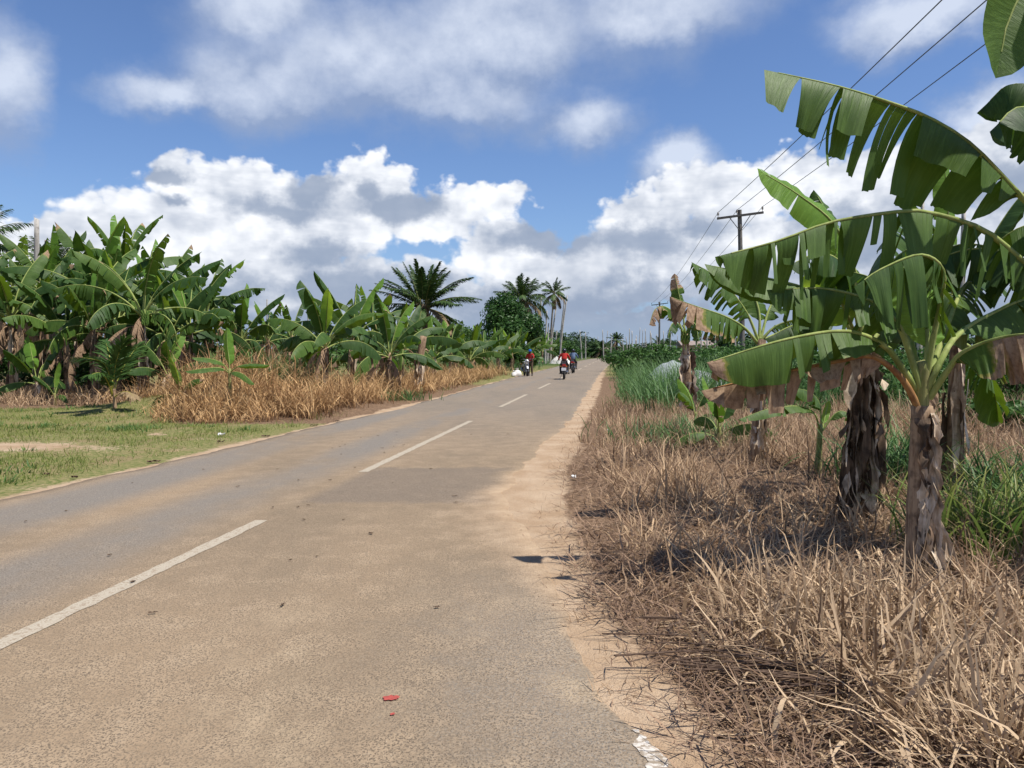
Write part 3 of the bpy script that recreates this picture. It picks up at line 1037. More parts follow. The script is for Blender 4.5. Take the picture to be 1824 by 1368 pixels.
def fruit_bunch(root, at_, seed=0, n_hands=5, size=1.0):
    rng = random.Random(seed)
    base = Vector(root.location)
    at_ = Vector(at_) - base
    stalk = MB().tube([at_ + Vector((0, 0, 0.12)), at_ + Vector((0.05, -0.02, 0.02)), at_ + Vector((0.07, -0.03, -0.5 * size))], [0.025, 0.025, 0.012], 6)
    so = stalk.build('fruit_stalk', M_RIB, root)
    for h in range(n_hands):
        mb = MB()
        zc = at_.z - 0.06 - h * 0.085 * size
        for k in range(9):
            a = 2 * math.pi * k / 9 + h * 0.5
            p0 = Vector((at_.x + 0.06, at_.y - 0.03, zc))
            o = Vector((math.cos(a), math.sin(a), 0))
            L = 0.15 * size * rng.uniform(0.85, 1.1)
            mb.tube([p0 + o * 0.02, p0 + o * 0.06 + Vector((0, 0, -0.015)), p0 + o * 0.10 + Vector((0, 0, 0.03 + L * 0.1)), p0 + o * 0.11 + Vector((0, 0, 0.03 + L * 0.55))],
                    [0.008, 0.018, 0.019, 0.006], 6)
        mb.build('fruit_hand', M_FRUIT, so)


def banana(label, x, y, h, n, L, W, seed, group, lean=(0, 0), tear=0.45, dead_n=2, ns=22, nv=3, r0=0.11, e_lo=8, e_hi=84, mat=None, dry=True, heroes=(), dead_tip_p=0.25, name='banana_plant', az0=None, sheaths=8, fruit=False, young=True, z=None, bend_k=1.0):
    rng = np.random.default_rng(seed)
    gz = float(ground_z(x, y)) if z is None else z
    root = empty(name, (x, y, gz))
    tag(root, label, 'banana plant', group)
    st, C = add_stem(root, h, r0, r0 * 0.62, M_STEM_DRY if dry else M_STEM_GRN, lean, seed)
    top = np.array([x + C[-1][0], y + C[-1][1], gz + C[-1][2]])
    az = rng.uniform(0, 6.28) if az0 is None else az0
    for i in range(n):
        f = i / max(1, n - 1)
        az += 2.39996 + rng.normal(0, 0.18)
        e0 = e_lo + (e_hi - e_lo) * f ** 0.9 + rng.normal(0, 5)
        bend = (95 - 62 * f) * bend_k + rng.normal(0, 10)
        l = L * (0.86 + 0.2 * math.sin(math.pi * (0.2 + 0.6 * f))) * rng.uniform(0.88, 1.1)
        b = top + np.array([0.4 * r0 * math.cos(az), 0.4 * r0 * math.sin(az), -0.16 * (1 - f)])
        m = mat or (M_LEAF if rng.random() < 0.42 else M_LEAF_B)
        if young and i == n - 1:
            m = M_LEAF_Y
        tr = tear * (1.35 - 0.9 * f)
        add_leaf(root, arc(b, az, e0, bend, l, side=rng.normal(0, 12)), W * rng.uniform(0.85, 1.1) * (0.85 if i == n - 1 else 1), mat=m, seed=seed * 131 + i, ns=ns, nv=nv,
                 droop=(28 + 24 * (1 - f) + rng.normal(0, 8), 28 + 24 * (1 - f) + rng.normal(0, 8)), curl=22, tear=max(0, tr), pet=0.16,
                 dead_tip=(rng.uniform(0.03, 0.16) if rng.random() < dead_tip_p * (1.3 - f) else 0.0), dead_edge=0.12 * (1 - f), rib_r=0.028 * L / 2.0, twist=rng.normal(0, 14), hang=0.2 + 0.4 * (1 - f))
    for i in range(dead_n):
        a = rng.uniform(0, 6.28)
        b = top + np.array([0.8 * r0 * math.cos(a), 0.8 * r0 * math.sin(a), -0.12 - 0.1 * i])
        a = a if rng.random() < 0.4 else rng.uniform(-2.6, -0.5)
        add_leaf(root, arc(b, a, rng.uniform(-10, 25), rng.uniform(85, 110), L * rng.uniform(0.5, 0.85), p=0.7), W * 0.75, name='dead_leaf', mat=M_LEAF, rib=M_RIB_DRY, seed=seed * 77 + i, ns=ns, nv=nv,
                 droop=(60, 60), curl=35, tear=0.8, dead=1.0, hang=0.5, rib_r=0.02, label='withered brown leaf hanging down the stem')
    for i in range(sheaths):
        a = rng.uniform(0, 6.28)
        zt = h * rng.uniform(0.35, 1.0)
        sheath_strip(root, C, zt, a, min(zt * 0.9, h * rng.uniform(0.3, 0.7)), rng.uniform(0.06, 0.14), rng.uniform(0.02, 0.16), seed * 55 + i, M_SHEATH if rng.random() < 0.6 else M_SHEATH_D, rad=r0 * 0.85)
    if fruit:
        fruit_bunch(root, top + np.array([0.12, -0.2, -0.02]), seed)
    return root, top


# ------------------------------------------------------------------ palms
M_FROND = blade_mat('palm_frond', (0.026, 0.060, 0.016), (0.080, 0.132, 0.036), trans=0.2, rough=0.5)
M_FROND_DRY = blade_mat('dry_palm_frond', (0.16, 0.11, 0.06), (0.30, 0.22, 0.12), trans=0.1, rough=0.8)
M_FROND_Y = blade_mat('young_palm_frond', (0.030, 0.080, 0.020), (0.075, 0.14, 0.030), trans=0.3, rough=0.45)
M_PALM_TRUNK = stem_mat('palm_trunk', (0.13, 0.11, 0.09), (0.27, 0.235, 0.195), (0.08, 0.065, 0.05), 9.0)
M_PALM_BOOT = stem_mat('palm_boots', (0.075, 0.055, 0.035), (0.17, 0.125, 0.075), (0.04, 0.03, 0.02), 12.0)
M_RACHIS = stem_mat('palm_rachis', (0.10, 0.12, 0.035), (0.20, 0.19, 0.07), (0.09, 0.07, 0.03), 10.0)
M_RACHIS_Y = stem_mat('young_palm_rachis', (0.36, 0.33, 0.05), (0.46, 0.40, 0.09), (0.22, 0.20, 0.04), 10.0)
M_SNAG = stem_mat('bleached_dead_trunk', (0.30, 0.275, 0.245), (0.47, 0.44, 0.40), (0.20, 0.18, 0.16), 6.0)


def frond_geo(ctrl, n=44, ll=0.55, lw=0.035, droop=35, seed=0, pet=0.15, ang=55, hang=0.35, vee=15):
    rng = np.random.default_rng(seed)
    C, L = spline(ctrl, 60)
    T = nrm(np.gradient(C, axis=0))
    d = C[-1] - C[0]
    h = np.array([d[1], -d[0], 0.0])
    if np.linalg.norm(h) < 0.1 * L:
        a = rng.uniform(0, 6.28); h = np.array([math.cos(a), math.sin(a), 0])
    S = nrm(h[None] - T * (T @ h)[:, None]); N = np.cross(S, T)
    sa = np.linspace(0, 1, len(C))
    b = np.repeat(np.linspace(0.0, 1.0, n), 2)
    side = np.tile([1.0, -1.0], n)
    s = pet + (1 - pet) * b
    at = lambda A: np.stack([np.interp(s, sa, A[:, k]) for k in range(3)], -1)
    base, Tv, Sv, Nv = at(C), at(T), at(S), at(N)
    le = ll * (np.clip(np.sin(np.pi * (0.12 + 0.80 * b)), 0.12, 1) ** 0.7) * rng.uniform(0.8, 1.12, len(b))
    an = np.radians(ang * (1 - 0.45 * b) + rng.normal(0, 5, len(b)))
    dn = np.radians(-vee + droop + rng.normal(0, 13, len(b)))
    dirv = nrm(Tv * np.cos(an)[:, None] + np.sin(an)[:, None] * (Sv * side[:, None] * np.cos(dn)[:, None] - Nv * np.sin(dn)[:, None]))
    p0 = base
    p1 = base + dirv * (le * 0.5)[:, None]
    p2 = p1 + dirv * (le * 0.5)[:, None]
    p1[:, 2] -= hang * 0.16 * le; p2[:, 2] -= hang * 0.75 * le
    wd = nrm(np.cross(dirv, Nv)) * (lw / 2)
    V = np.stack([p0 - wd * 0.5, p0 + wd * 0.5, p1 - wd, p1 + wd, p2 - wd * 0.12, p2 + wd * 0.12], 1)
    i = np.arange(len(b) * 6).reshape(-1, 6)
    F = np.concatenate([i[:, [0, 1, 3, 2]], i[:, [2, 3, 5, 4]]])
    rnd = np.repeat(rng.uniform(0, 1, len(b)) * 0.5 + rng.uniform(0, 0.5), 6)
    tt = np.tile([0, 0, 0.5, 0.5, 1, 1], len(b)).astype(float)
    return V.reshape(-1, 3), F, rnd, tt, C, L


def add_frond(root, ctrl, mat=None, rib=None, rib_r=0.03, name='frond', with_rib=True, **kw):
    base = np.array(root.location)
    V, F, rnd, tt, C, L = frond_geo(ctrl, **kw)
    o = link(name, mesh_np(name, V - base, F, {'rnd': rnd, 'tt': tt}, smooth=False), mat or M_FROND, root)
    if with_rib:
        m = C[::4] - base
        RV, RF = tube_np(m, rib_r * (0.12 + 0.88 * (1 - np.linspace(0, 1, len(m)))), 5)
        link('rachis', mesh_np('rachis', RV, RF), rib or M_RACHIS, o)
    return o


def palm(label, x, y, h, nf, L, seed, kind='oil', group=None, r=0.2, lean=(0, 0), dry_n=4, n=40, ll=0.6, lw=0.045, with_rib=True, name='oil_palm', e_lo=-25, e_hi=85, bend_k=1.0, droop=38):
    rng = np.random.default_rng(seed)
    gz = float(ground_z(x, y))
    root = empty(name, (x, y, gz))
    tag(root, label, 'palm tree', group)
    tr, C = add_stem(root, h, r * 1.15, r * (0.9 if kind == 'oil' else 0.6), M_PALM_TRUNK if kind != 'oil' else M_PALM_BOOT, lean, seed, 12, 14, 'trunk')
    top = np.array([x + C[-1][0], y + C[-1][1], gz + h])
    if kind == 'oil':
        mb = MB()
        for i in range(70):
            a = i * 2.39996
            z = h * (0.25 + 0.75 * i / 70)
            rr_ = r * 0.95
            cx = np.interp(z, C[:, 2], C[:, 0]); cy = np.interp(z, C[:, 2], C[:, 1])
            o = Vector((math.cos(a), math.sin(a), 0))
            p = Vector((cx, cy, z)) + o * rr_ * 0.8
            mb.tube([p, p + o * 0.12 + Vector((0, 0, 0.16)), p + o * 0.16 + Vector((0, 0, 0.34 + 0.1 * rng.uniform()))], [0.07, 0.055, 0.02], 5)
        mb.build('leaf_base', M_PALM_BOOT, root, smooth=False)['kind'] = 'stuff'
    az = rng.uniform(0, 6.28)
    for i in range(nf):
        f = i / (nf - 1)
        az += 2.39996 + rng.normal(0, 0.15)
        e0 = e_lo + (e_hi - e_lo) * f ** 0.85 + rng.normal(0, 5)
        bend = (62 - 30 * f) * bend_k + rng.normal(0, 10)
        l = L * rng.uniform(0.85, 1.08) * (0.75 + 0.25 * math.sin(math.pi * min(1, 0.15 + f)))
        b = top + np.array([r * 0.6 * math.cos(az), r * 0.6 * math.sin(az), 0.25 * f - 0.25])
        dry = i < dry_n
        add_frond(root, arc(b, az, e0, bend if not dry else 55, l * (0.85 if dry else 1)), mat=M_FROND_DRY if dry else M_FROND, seed=seed * 91 + i, n=n, ll=ll * L / 3.4, lw=lw, droop=droop if kind == 'oil' else 48,
                  hang=0.45, with_rib=with_rib, rib_r=0.035 * L / 3.4)
    return root


def snag(label, x, y, h, r, group, lean=(0, 0), seed=0, mat=None, cat='dead trunk', name='dead_palm_trunk', z0=-0.1):
    """bare dead palm trunk, thinner towards the broken top"""
    gz = float(ground_z(x, y))
    rng = np.random.default_rng(seed)
    rings, sides = 9, 8
    f = np.linspace(0, 1, rings)
    C = np.stack([lean[0] * f ** 1.5, lean[1] * f ** 1.5, z0 + (h - z0) * f], -1)
    V, F = tube_np(C, r * (1.15 - 0.55 * f) * (1 + 0.06 * rng.normal(0, 1, rings)), sides)
    V = V.reshape(rings, sides, 3)
    V[-1, :, 2] += rng.uniform(-0.5, 0.9, sides) * r
    i = np.arange(sides)
    cap = [tuple((rings - 1) * sides + i)]
    me = bpy.data.meshes.new(name)
    me.from_pydata([tuple(p) for p in V.reshape(-1, 3)], [], [tuple(q) for q in F] + cap)
    me.shade_smooth()
    o = link(name, me, mat or M_SNAG, None, (x, y, gz))
    return tag(o, label, cat, group)


# ------------------------------------------------------------------ leafy crowns
def crown_geo(center, radii, n, leaf, seed, clumps=26, shell=0.55, flat=0.0, jitter=0.33):
    rng = np.random.default_rng(seed)
    u = rng.normal(0, 1, (clumps, 3)); u = nrm(u)
    u[:, 2] = np.where(u[:, 2] < -0.45, -u[:, 2] * 0.5, u[:, 2])
    rr_ = shell + (1 - shell) * rng.uniform(0, 1, clumps) ** 0.5
    cc = u * rr_[:, None] * (0.78 + 0.25 * rng.uniform(0, 1, clumps))[:, None]
    cs = rng.uniform(0.7, 1.25, clumps) * jitter
    k = rng.integers(0, clumps, n)
    q = nrm(rng.normal(0, 1, (n, 3))) * (rng.uniform(0, 1, n) ** 0.42)[:, None] * cs[k][:, None]
    pn = cc[k] + q
    pos = np.asarray(center) + pn * np.asarray(radii)
    out = nrm(q + 0.4 * pn + np.array([0, 0, 0.35]))
    a = nrm(np.cross(out, rng.normal(0, 1, (n, 3))))
    out2 = nrm(out + 0.75 * rng.normal(0, 1, (n, 3)))
    a = nrm(a - out2 * np.sum(a * out2, 1)[:, None])
    b = np.cross(out2, a)
    s = leaf * rng.uniform(0.6, 1.25, n)[:, None]
    V = np.stack([pos - a * s, pos + b * s * 0.42 + out2 * s * 0.1, pos + a * s, pos - b * s * 0.42 + out2 * s * 0.1], 1)
    F = np.arange(n * 4).reshape(-1, 4)
    clr = rng.uniform(0, 1, clumps)
    rnd = np.repeat(np.clip(0.55 * clr[k] + 0.45 * rng.uniform(0, 1, n), 0, 1), 4)
    return V.reshape(-1, 3), F, rnd, np.repeat(rng.uniform(0, 0.5, n), 4)


M_TREE = blade_mat('broad_tree_leaves', (0.018, 0.055, 0.012), (0.055, 0.125, 0.025), trans=0.22, rough=0.45)
M_BUSH = blade_mat('shrub_leaves', (0.030, 0.080, 0.016), (0.085, 0.170, 0.036), trans=0.28, rough=0.5)
M_FAR = blade_mat('distant_foliage', (0.024, 0.058, 0.020), (0.055, 0.100, 0.034), trans=0.2, rough=0.6)
M_BARK = stem_mat('tree_bark', (0.07, 0.05, 0.035), (0.16, 0.12, 0.085), (0.045, 0.035, 0.025), 9.0)


def leafy_tree(label, x, y, top, radii, n, leaf, seed, cat='tree', name='broadleaf_tree', group=None, mat=None, clumps=30, limbs=6, zc=None, trunk_r=0.16, jitter=0.33):
    gz = float(ground_z(x, y))
    root = empty(name, (x, y, gz))
    tag(root, label, cat, group)
    zc = top - radii[2] if zc is None else zc
    V, F, rnd, tt = crown_geo((0, 0, zc), radii, n, leaf, seed, clumps, jitter=jitter)
    V[:, 2] = np.maximum(V[:, 2], 0.03)
    link('crown', mesh_np('crown', V, F, {'rnd': rnd, 'tt': tt}, smooth=False), mat or M_TREE, root)
    rng = random.Random(seed)
    mb = MB()
    mb.tube([(0, 0, -0.1), (0.05, 0.02, zc * 0.35), (0, 0, zc * 0.75), (0, 0, zc + radii[2] * 0.3)], [trunk_r * 1.3, trunk_r, trunk_r * 0.8, trunk_r * 0.3], 8)
    for i in range(limbs):
        a = i * 2.4
        o = Vector((math.cos(a) * radii[0], math.sin(a) * radii[1], 0))
        z0 = zc * rng.uniform(0.35, 0.8)
        mb.tube([(0, 0, z0), o * 0.3 + Vector((0, 0, z0 + 0.3 * radii[2])), o * 0.72 + Vector((0, 0, zc + radii[2] * rng.uniform(-0.1, 0.5)))], [trunk_r * 0.55, trunk_r * 0.35, trunk_r * 0.1], 6)
    mb.build('trunk', M_BARK, root)
    return root


# ------------------------------------------------------------------ grass as masses of single blades
def blades(name, XY, h, w, lean, bend, mat, label, seed=0, segs=3, az=None, z=None, kink=0.0, taper=0.85, face=None, kind='stuff', cat=None):
    rng = np.random.default_rng(seed)
    n = len(XY)
    x, y = XY[:, 0], XY[:, 1]
    z0 = ground_z(x, y) if z is None else z
    az = rng.uniform(0, 2 * np.pi, n) if az is None else az
    fw = (az + np.pi / 2 + rng.normal(0, 0.6, n)) if face is None else face
    wx = np.stack([np.cos(fw), np.sin(fw), np.zeros(n)], -1)
    p = np.stack([x, y, z0 - 0.01], -1)
    V = np.empty((n, segs + 1, 2, 3))
    a = az.copy()
    for k in range(segs + 1):
        t = k / segs
        ww = w * (1 - taper * t ** 1.6) * (0.75 + 0.25 * min(1, t * 4))
        V[:, k, 0] = p - wx * (ww / 2)[:, None]
        V[:, k, 1] = p + wx * (ww / 2)[:, None]
        if k < segs:
            tm = (k + 0.5) / segs
            ti = lean + bend * tm ** 1.2
            if kink:
                ti = ti + rng.normal(0, kink, n)
                a = a + rng.normal(0, kink, n)
            st = h / segs
            p = p + np.stack([np.sin(ti) * np.cos(a) * st, np.sin(ti) * np.sin(a) * st, np.cos(ti) * st], -1)
            p[:, 2] = np.maximum(p[:, 2], z0 + 0.004)
    i = np.arange(n * (segs + 1) * 2).reshape(n, segs + 1, 2)
    F = np.stack([i[:, :-1, 0], i[:, :-1, 1], i[:, 1:, 1], i[:, 1:, 0]], -1).reshape(-1, 4)
    patch = fbm(x * 1.1, y * 1.1, seed + 3)
    rn = np.clip(0.75 * rng.uniform(0, 1, n) + 0.8 * (patch - 0.35), 0, 1)
    rnd = np.repeat(rn, (segs + 1) * 2)
    tt = np.tile(np.repeat(np.linspace(0, 1, segs + 1), 2), n)
    o = link(name, mesh_np(name, V.reshape(-1, 3), F, {'rnd': rnd, 'tt': tt}), mat)
    return tag(o, label, cat, None, kind)


def scatter(n, x0, x1, y0, y1, dens, seed):
    """rejection-sample n*accept points; dens(x, y) in 0..1"""
    rng = np.random.default_rng(seed)
    x = rng.uniform(x0, x1, n); y = rng.uniform(y0, y1, n)
    keep = rng.uniform(0, 1, n) < dens(x, y)
    return np.stack([x[keep], y[keep]], -1)


def clumped(n_cl, per, x0, x1, y0, y1, dens, seed, sig=0.12):
    c = scatter(n_cl, x0, x1, y0, y1, dens, seed)
    rng = np.random.default_rng(seed + 1)
    k = np.repeat(np.arange(len(c)), per)
    off = rng.normal(0, sig, (len(k), 2))
    return c[k] + off, k, off


# ------------------------------------------------------------------ right-hand side: the near banana plants
def PP(*pts):
    return [P(*p) for p in pts]


# --- plant on the right edge of the view, only its great leaves reach into the picture
rC = empty('banana_plant', (4.80, 5.7, 0.0))
tag(rC, 'tall banana plant at the right edge whose huge torn leaves hang overhead', 'banana plant', 'banana plants right of the road')
stC, CC = add_stem(rC, 2.05, 0.16, 0.10, M_STEM_DRY, (-0.1, 0), 3)
add_leaf(rC, PP((2050, 560, 5.7), (1930, 445, 5.65), (1824, 352, 5.6), (1735, 260, 5.5), (1661, 211, 5.45), (1591, 183, 5.4), (1486, 151, 5.35), (1361, 124, 5.3)), 0.74, pet=0.37,
         droop=(58, 54), curl=18, tear=1.5, seed=14, ns=130, nv=6, hang=0.30, dead_edge=0.03, rib_r=0.034, ragged=0.03, wside=(1.15, 0.74), blunt=0.86, gapk=1.0, tside=(1.0, 0.35))
add_leaf(rC, PP((2060, 540, 5.7), (2045, 200, 5.5), (1965, -20, 5.3), (1875, -80, 5.1), (1802, 20, 5.0), (1778, 120, 4.95)), 0.76, pet=0.3,
         droop=(12, 14), curl=18, tear=0.12, seed=5, ns=60, nv=5, hang=0.1, mat=M_LEAF, rib_r=0.034, ragged=0.02, sdir=(1, 0.15, 0.3))
add_leaf(rC, PP((2060, 560, 5.7), (1970, 350, 5.6), (1880, 215, 5.4), (1815, 190, 5.2), (1770, 228, 5.1)), 0.6, pet=0.3, droop=(55, 50), curl=25, tear=0.5, seed=8, ns=60, nv=5, mat=M_LEAF_B, rib_r=0.03)
add_leaf(rC, PP((2055, 640, 5.7), (1930, 548, 5.7), (1824, 464, 5.6), (1754, 408, 5.5), (1668, 379, 5.4), (1610, 374, 5.35), (1484, 393, 5.2), (1385, 428, 5.1), (1276, 457, 5.0)), 0.50, pet=0.27,
         droop=(50, 58), curl=22, tear=2.6, seed=21, ns=130, nv=6, hang=0.55, dead_edge=0.05, rib_r=0.034, ragged=0.02, wside=(1.0, 0.9), gapk=1.1)
add_leaf(rC, PP((2050, 650, 5.7), (1900, 520, 5.9), (1800, 452, 6.0), (1710, 446, 6.1), (1600, 500, 6.1)), 0.50, pet=0.25, droop=(54, 56), curl=25, tear=1.6, seed=31, ns=70, nv=5, mat=M_LEAF_B)
add_leaf(rC, arc((4.8, 5.6, 2.0), R(-95), 55, 60, 2.2), 0.6, tear=0.4, seed=35, ns=40)

# more of its leaves, layered one behind the other in front of the sky
kwC = dict(ns=70, nv=5, ragged=0.02, hang=0.45)
add_leaf(rC, PP((2040, 650, 5.7), (1930, 590, 5.9), (1830, 500, 6.1), (1760, 440, 6.25), (1690, 440, 6.3), (1610, 490, 6.3)), 0.46, pet=0.25, droop=(52, 58), curl=24, tear=2.2, seed=151, **kwC)
add_leaf(rC, PP((2050, 600, 5.7), (1950, 470, 5.9), (1860, 400, 6.1), (1790, 420, 6.2), (1740, 480, 6.3)), 0.50, pet=0.25, droop=(48, 50), curl=24, tear=1.5, seed=153, **kwC)
add_leaf(rC, PP((2050, 560, 5.7), (1960, 300, 5.8), (1870, 170, 5.9), (1800, 150, 6.0), (1752, 190, 6.1)), 0.66, pet=0.25, droop=(48, 50), curl=24, tear=0.6, seed=154, mat=M_LEAF_B, **kwC)

# --- plant with the thick peeling stem
gzA = float(ground_z(2.82, 5.42))
rA = empty('banana_plant', (2.82, 5.42, gzA))
tag(rA, 'banana plant with pale peeling papery stem nearest the camera on the right', 'banana plant', 'banana plants right of the road')
stA, CA = add_stem(rA, 1.22 - gzA, 0.088, 0.066, M_STEM_DRY, (0.01, 0), 4, 18, 18)
add_stem(rA, 1.52 - gzA, 0.05, 0.055, M_STEM_GRN, (0.02, 0), 6, 14, 8, 'leaf_crown_base', z0=1.12)
kwA = dict(ns=80, nv=6, rib_r=0.026, ragged=0.02)
add_leaf(rA, PP((1632, 690, 5.42), (1602, 645, 5.36), (1574, 612, 5.3), (1507, 588, 5.2), (1400, 603, 5.1), (1258, 646, 5.0)), 0.46, pet=0.22, droop=(52, 60), curl=14, tear=0.85, gapk=0.5, seed=41, dead_tip=0.13, dead_edge=0.10, hang=0.3, **kwA)
add_leaf(rA, PP((1634, 718, 5.4), (1604, 668, 5.35), (1553, 632, 5.3), (1490, 642, 5.26), (1380, 664, 5.2), (1258, 694, 5.15)), 0.36, pet=0.22, name='dead_leaf', rib=M_RIB_R, droop=(74, 72), curl=12, tear=1.5, seed=42, dead=1.0, hang=0.3,
         label='withered brown leaf on a reddish stalk', **kwA)
add_leaf(rA, PP((1640, 690, 5.4), (1620, 625, 5.4), (1598, 574, 5.4), (1555, 536, 5.35), (1470, 513, 5.3), (1374, 516, 5.2)), 0.50, pet=0.24, droop=(48, 54), curl=24, tear=1.2, gapk=0.8, seed=43, hang=0.35, **kwA)
add_leaf(rA, PP((1646, 690, 5.4), (1660, 610, 5.36), (1674, 540, 5.3), (1680, 480, 5.2), (1640, 452, 5.05), (1570, 478, 4.95), (1530, 505, 4.9)), 0.46, pet=0.24, droop=(54, 58), curl=24, tear=2.0, seed=44, hang=0.5, mat=M_LEAF, **kwA)
add_leaf(rA, PP((1650, 695, 5.4), (1673, 645, 5.36), (1702, 598, 5.5), (1760, 560, 5.75), (1850, 528, 6.0), (1960, 545, 6.2)), 0.52, pet=0.2, droop=(40, 48), curl=20, tear=0.3, seed=45, hang=0.25, **kwA)
add_leaf(rA, PP((1655, 705, 5.4), (1686, 660, 5.3), (1716, 625, 5.2), (1790, 598, 5.0), (1900, 590, 4.75)), 0.52, pet=0.26, droop=(66, 64), curl=14, tear=0.6, seed=46, dead_tip=0.62, dead_edge=0.2, hang=0.3, **kwA)
add_leaf(rA, PP((1648, 680, 5.42), (1652, 600, 5.5), (1640, 540, 5.6), (1604, 480, 5.75)), 0.36, pet=0.25, droop=(10, 12), curl=10, tear=0.1, seed=47, mat=M_LEAF_Y, sdir=(1, 0.2, 0.5), **kwA)
add_leaf(rA, PP((1650, 680, 5.45), (1690, 570, 5.8), (1725, 500, 6.3), (1790, 470, 6.9)), 0.5, pet=0.22, droop=(40, 40), curl=20, tear=0.5, seed=48, **kwA)
add_leaf(rA, PP((1642, 680, 5.45), (1610, 570, 5.9), (1560, 500, 6.4), (1500, 480, 6.9)), 0.5, pet=0.22, droop=(40, 40), curl=20, tear=0.6, seed=49, mat=M_LEAF_B, **kwA)
rngA = np.random.default_rng(5)
for i in range(46):
    a = rngA.uniform(-2.0, 0.6)
    zt = rngA.uniform(0.35, 1.2)
    ln = min(zt * 0.95, rngA.uniform(0.3, 0.75))
    sheath_strip(rA, CA, zt, a, ln, rngA.uniform(0.03, 0.085), rngA.uniform(0.0, 0.05) + 0.07 * max(0, (0.8 - zt)), 500 + i, M_SHEATH if rngA.random() < 0.85 else M_SHEATH_D, rad=0.074, kinks=0.7)
for i in range(16):     # skirt of strips that trails to the right foot
    a = rngA.uniform(-1.2, 0.25)
    sheath_strip(rA, CA, rngA.uniform(0.35, 0.7), a, 0.7, rngA.uniform(0.03, 0.075), rngA.uniform(0.12, 0.32), 600 + i, M_SHEATH, rad=0.075, kinks=0.8)

# --- second plant, its stem wrapped in dark dead leaves
rB = empty('banana_plant', (3.20, 7.3, float(ground_z(3.2, 7.3))))
tag(rB, 'banana plant with its stem wrapped in dark hanging dead leaves', 'banana plant', 'banana plants right of the road')
stB, CB = add_stem(rB, 1.70, 0.095, 0.07, M_STEM_DRY, (0.06, 0), 7, 16, 14)
kwB = dict(ns=60, nv=5, rib_r=0.026, ragged=0.02)
add_leaf(rB, PP((1535, 620, 7.3), (1530, 510, 7.3), (1490, 405, 7.2), (1425, 348, 7.1), (1355, 305, 7.0)), 0.44, pet=0.33, droop=(10, 14), curl=10, tear=0.1, gapk=0.4, seed=61, mat=M_LEAF_Y, sdir=(0.58, 0.62, 0.48), **kwB)
add_leaf(rB, PP((1537, 620, 7.35), (1520, 480, 7.5), (1488, 405, 7.6), (1452, 342, 7.7)), 0.42, pet=0.3, droop=(25, 20), curl=12, tear=0.4, seed=62, sdir=(1, 0.3, 0.2), **kwB)
add_leaf(rB, PP((1532, 620, 7.3), (1510, 560, 7.0), (1482, 500, 6.9), (1490, 445, 6.85)), 0.5, pet=0.3, droop=(15, 15), curl=15, tear=0.3, seed=63, mat=M_LEAF_Y, sdir=(1, 0.1, 0.1), **kwB)
add_leaf(rB, PP((1530, 615, 7.3), (1492, 548, 7.3), (1440, 514, 7.3), (1356, 492, 7.2), (1264, 472, 7.1)), 0.52, pet=0.22, droop=(46, 48), curl=20, tear=0.12, seed=64, **kwB)
add_leaf(rB, PP((1540, 615, 7.3), (1590, 540, 7.2), (1650, 510, 7.0), (1730, 540, 6.8)), 0.5, pet=0.22, droop=(46, 48), curl=20, tear=0.6, seed=65, **kwB)
add_leaf(rB, PP((1540, 615, 7.3), (1570, 500, 7.6), (1580, 430, 8.0), (1600, 390, 8.5)), 0.5, pet=0.22, droop=(36, 38), curl=20, tear=0.6, seed=66, mat=M_LEAF_B, **kwB)
add_leaf(rB, PP((1530, 618, 7.3), (1480, 590, 7.1), (1420, 578, 6.9), (1370, 600, 6.8)), 0.45, pet=0.22, droop=(50, 48), curl=20, tear=0.9, seed=67, mat=M_LEAF_B, **kwB)
rngB = np.random.default_rng(15)
for i in range(2):
    a = rngB.uniform(0.2, 1.2)
    b = np.array(rB.location) + np.array([0.06 + 0.08 * math.cos(a), 0.08 * math.sin(a), 1.62 - 0.05 * i])
    add_leaf(rB, arc(b, a, rngB.uniform(-55, -25), rngB.uniform(32, 50), rngB.uniform(0.7, 1.25), p=0.4), 0.20, name='dead_leaf', rib=M_RIB_DRY, droop=(66, 66), curl=60, tear=0.9, seed=680 + i, dead=1.0, ns=30, nv=3, hang=0.6, rib_r=0.016, mat=M_LEAF_B)
for i in range(84):
    zt = rngB.uniform(0.3, 1.65)
    sheath_strip(rB, CB, zt, rngB.uniform(-3.1, 0.4), min(zt * 0.95, rngB.uniform(0.35, 1.1)), rngB.uniform(0.03, 0.09), rngB.uniform(0.01, 0.17), 700 + i, M_SHEATH_D if rngB.random() < 0.6 else M_SHEATH, rad=0.085, kinks=0.8)

add_leaf(rB, PP((1540, 615, 7.3), (1560, 520, 7.1), (1600, 455, 6.9), (1650, 440, 6.7), (1700, 480, 6.6)), 0.52, pet=0.22, droop=(46, 48), curl=20, tear=0.8, seed=68, **kwB)
add_leaf(rB, PP((1535, 615, 7.3), (1520, 530, 7.0), (1500, 470, 6.7), (1460, 450, 6.5), (1410, 470, 6.4)), 0.48, pet=0.22, droop=(46, 48), curl=20, tear=0.9, seed=69, mat=M_LEAF_B, **kwB)
add_leaf(rB, PP((1540, 618, 7.3), (1590, 570, 7.5), (1650, 560, 7.7), (1720, 590, 7.8)), 0.5, pet=0.22, droop=(40, 44), curl=20, tear=0.7, seed=70, **kwB)

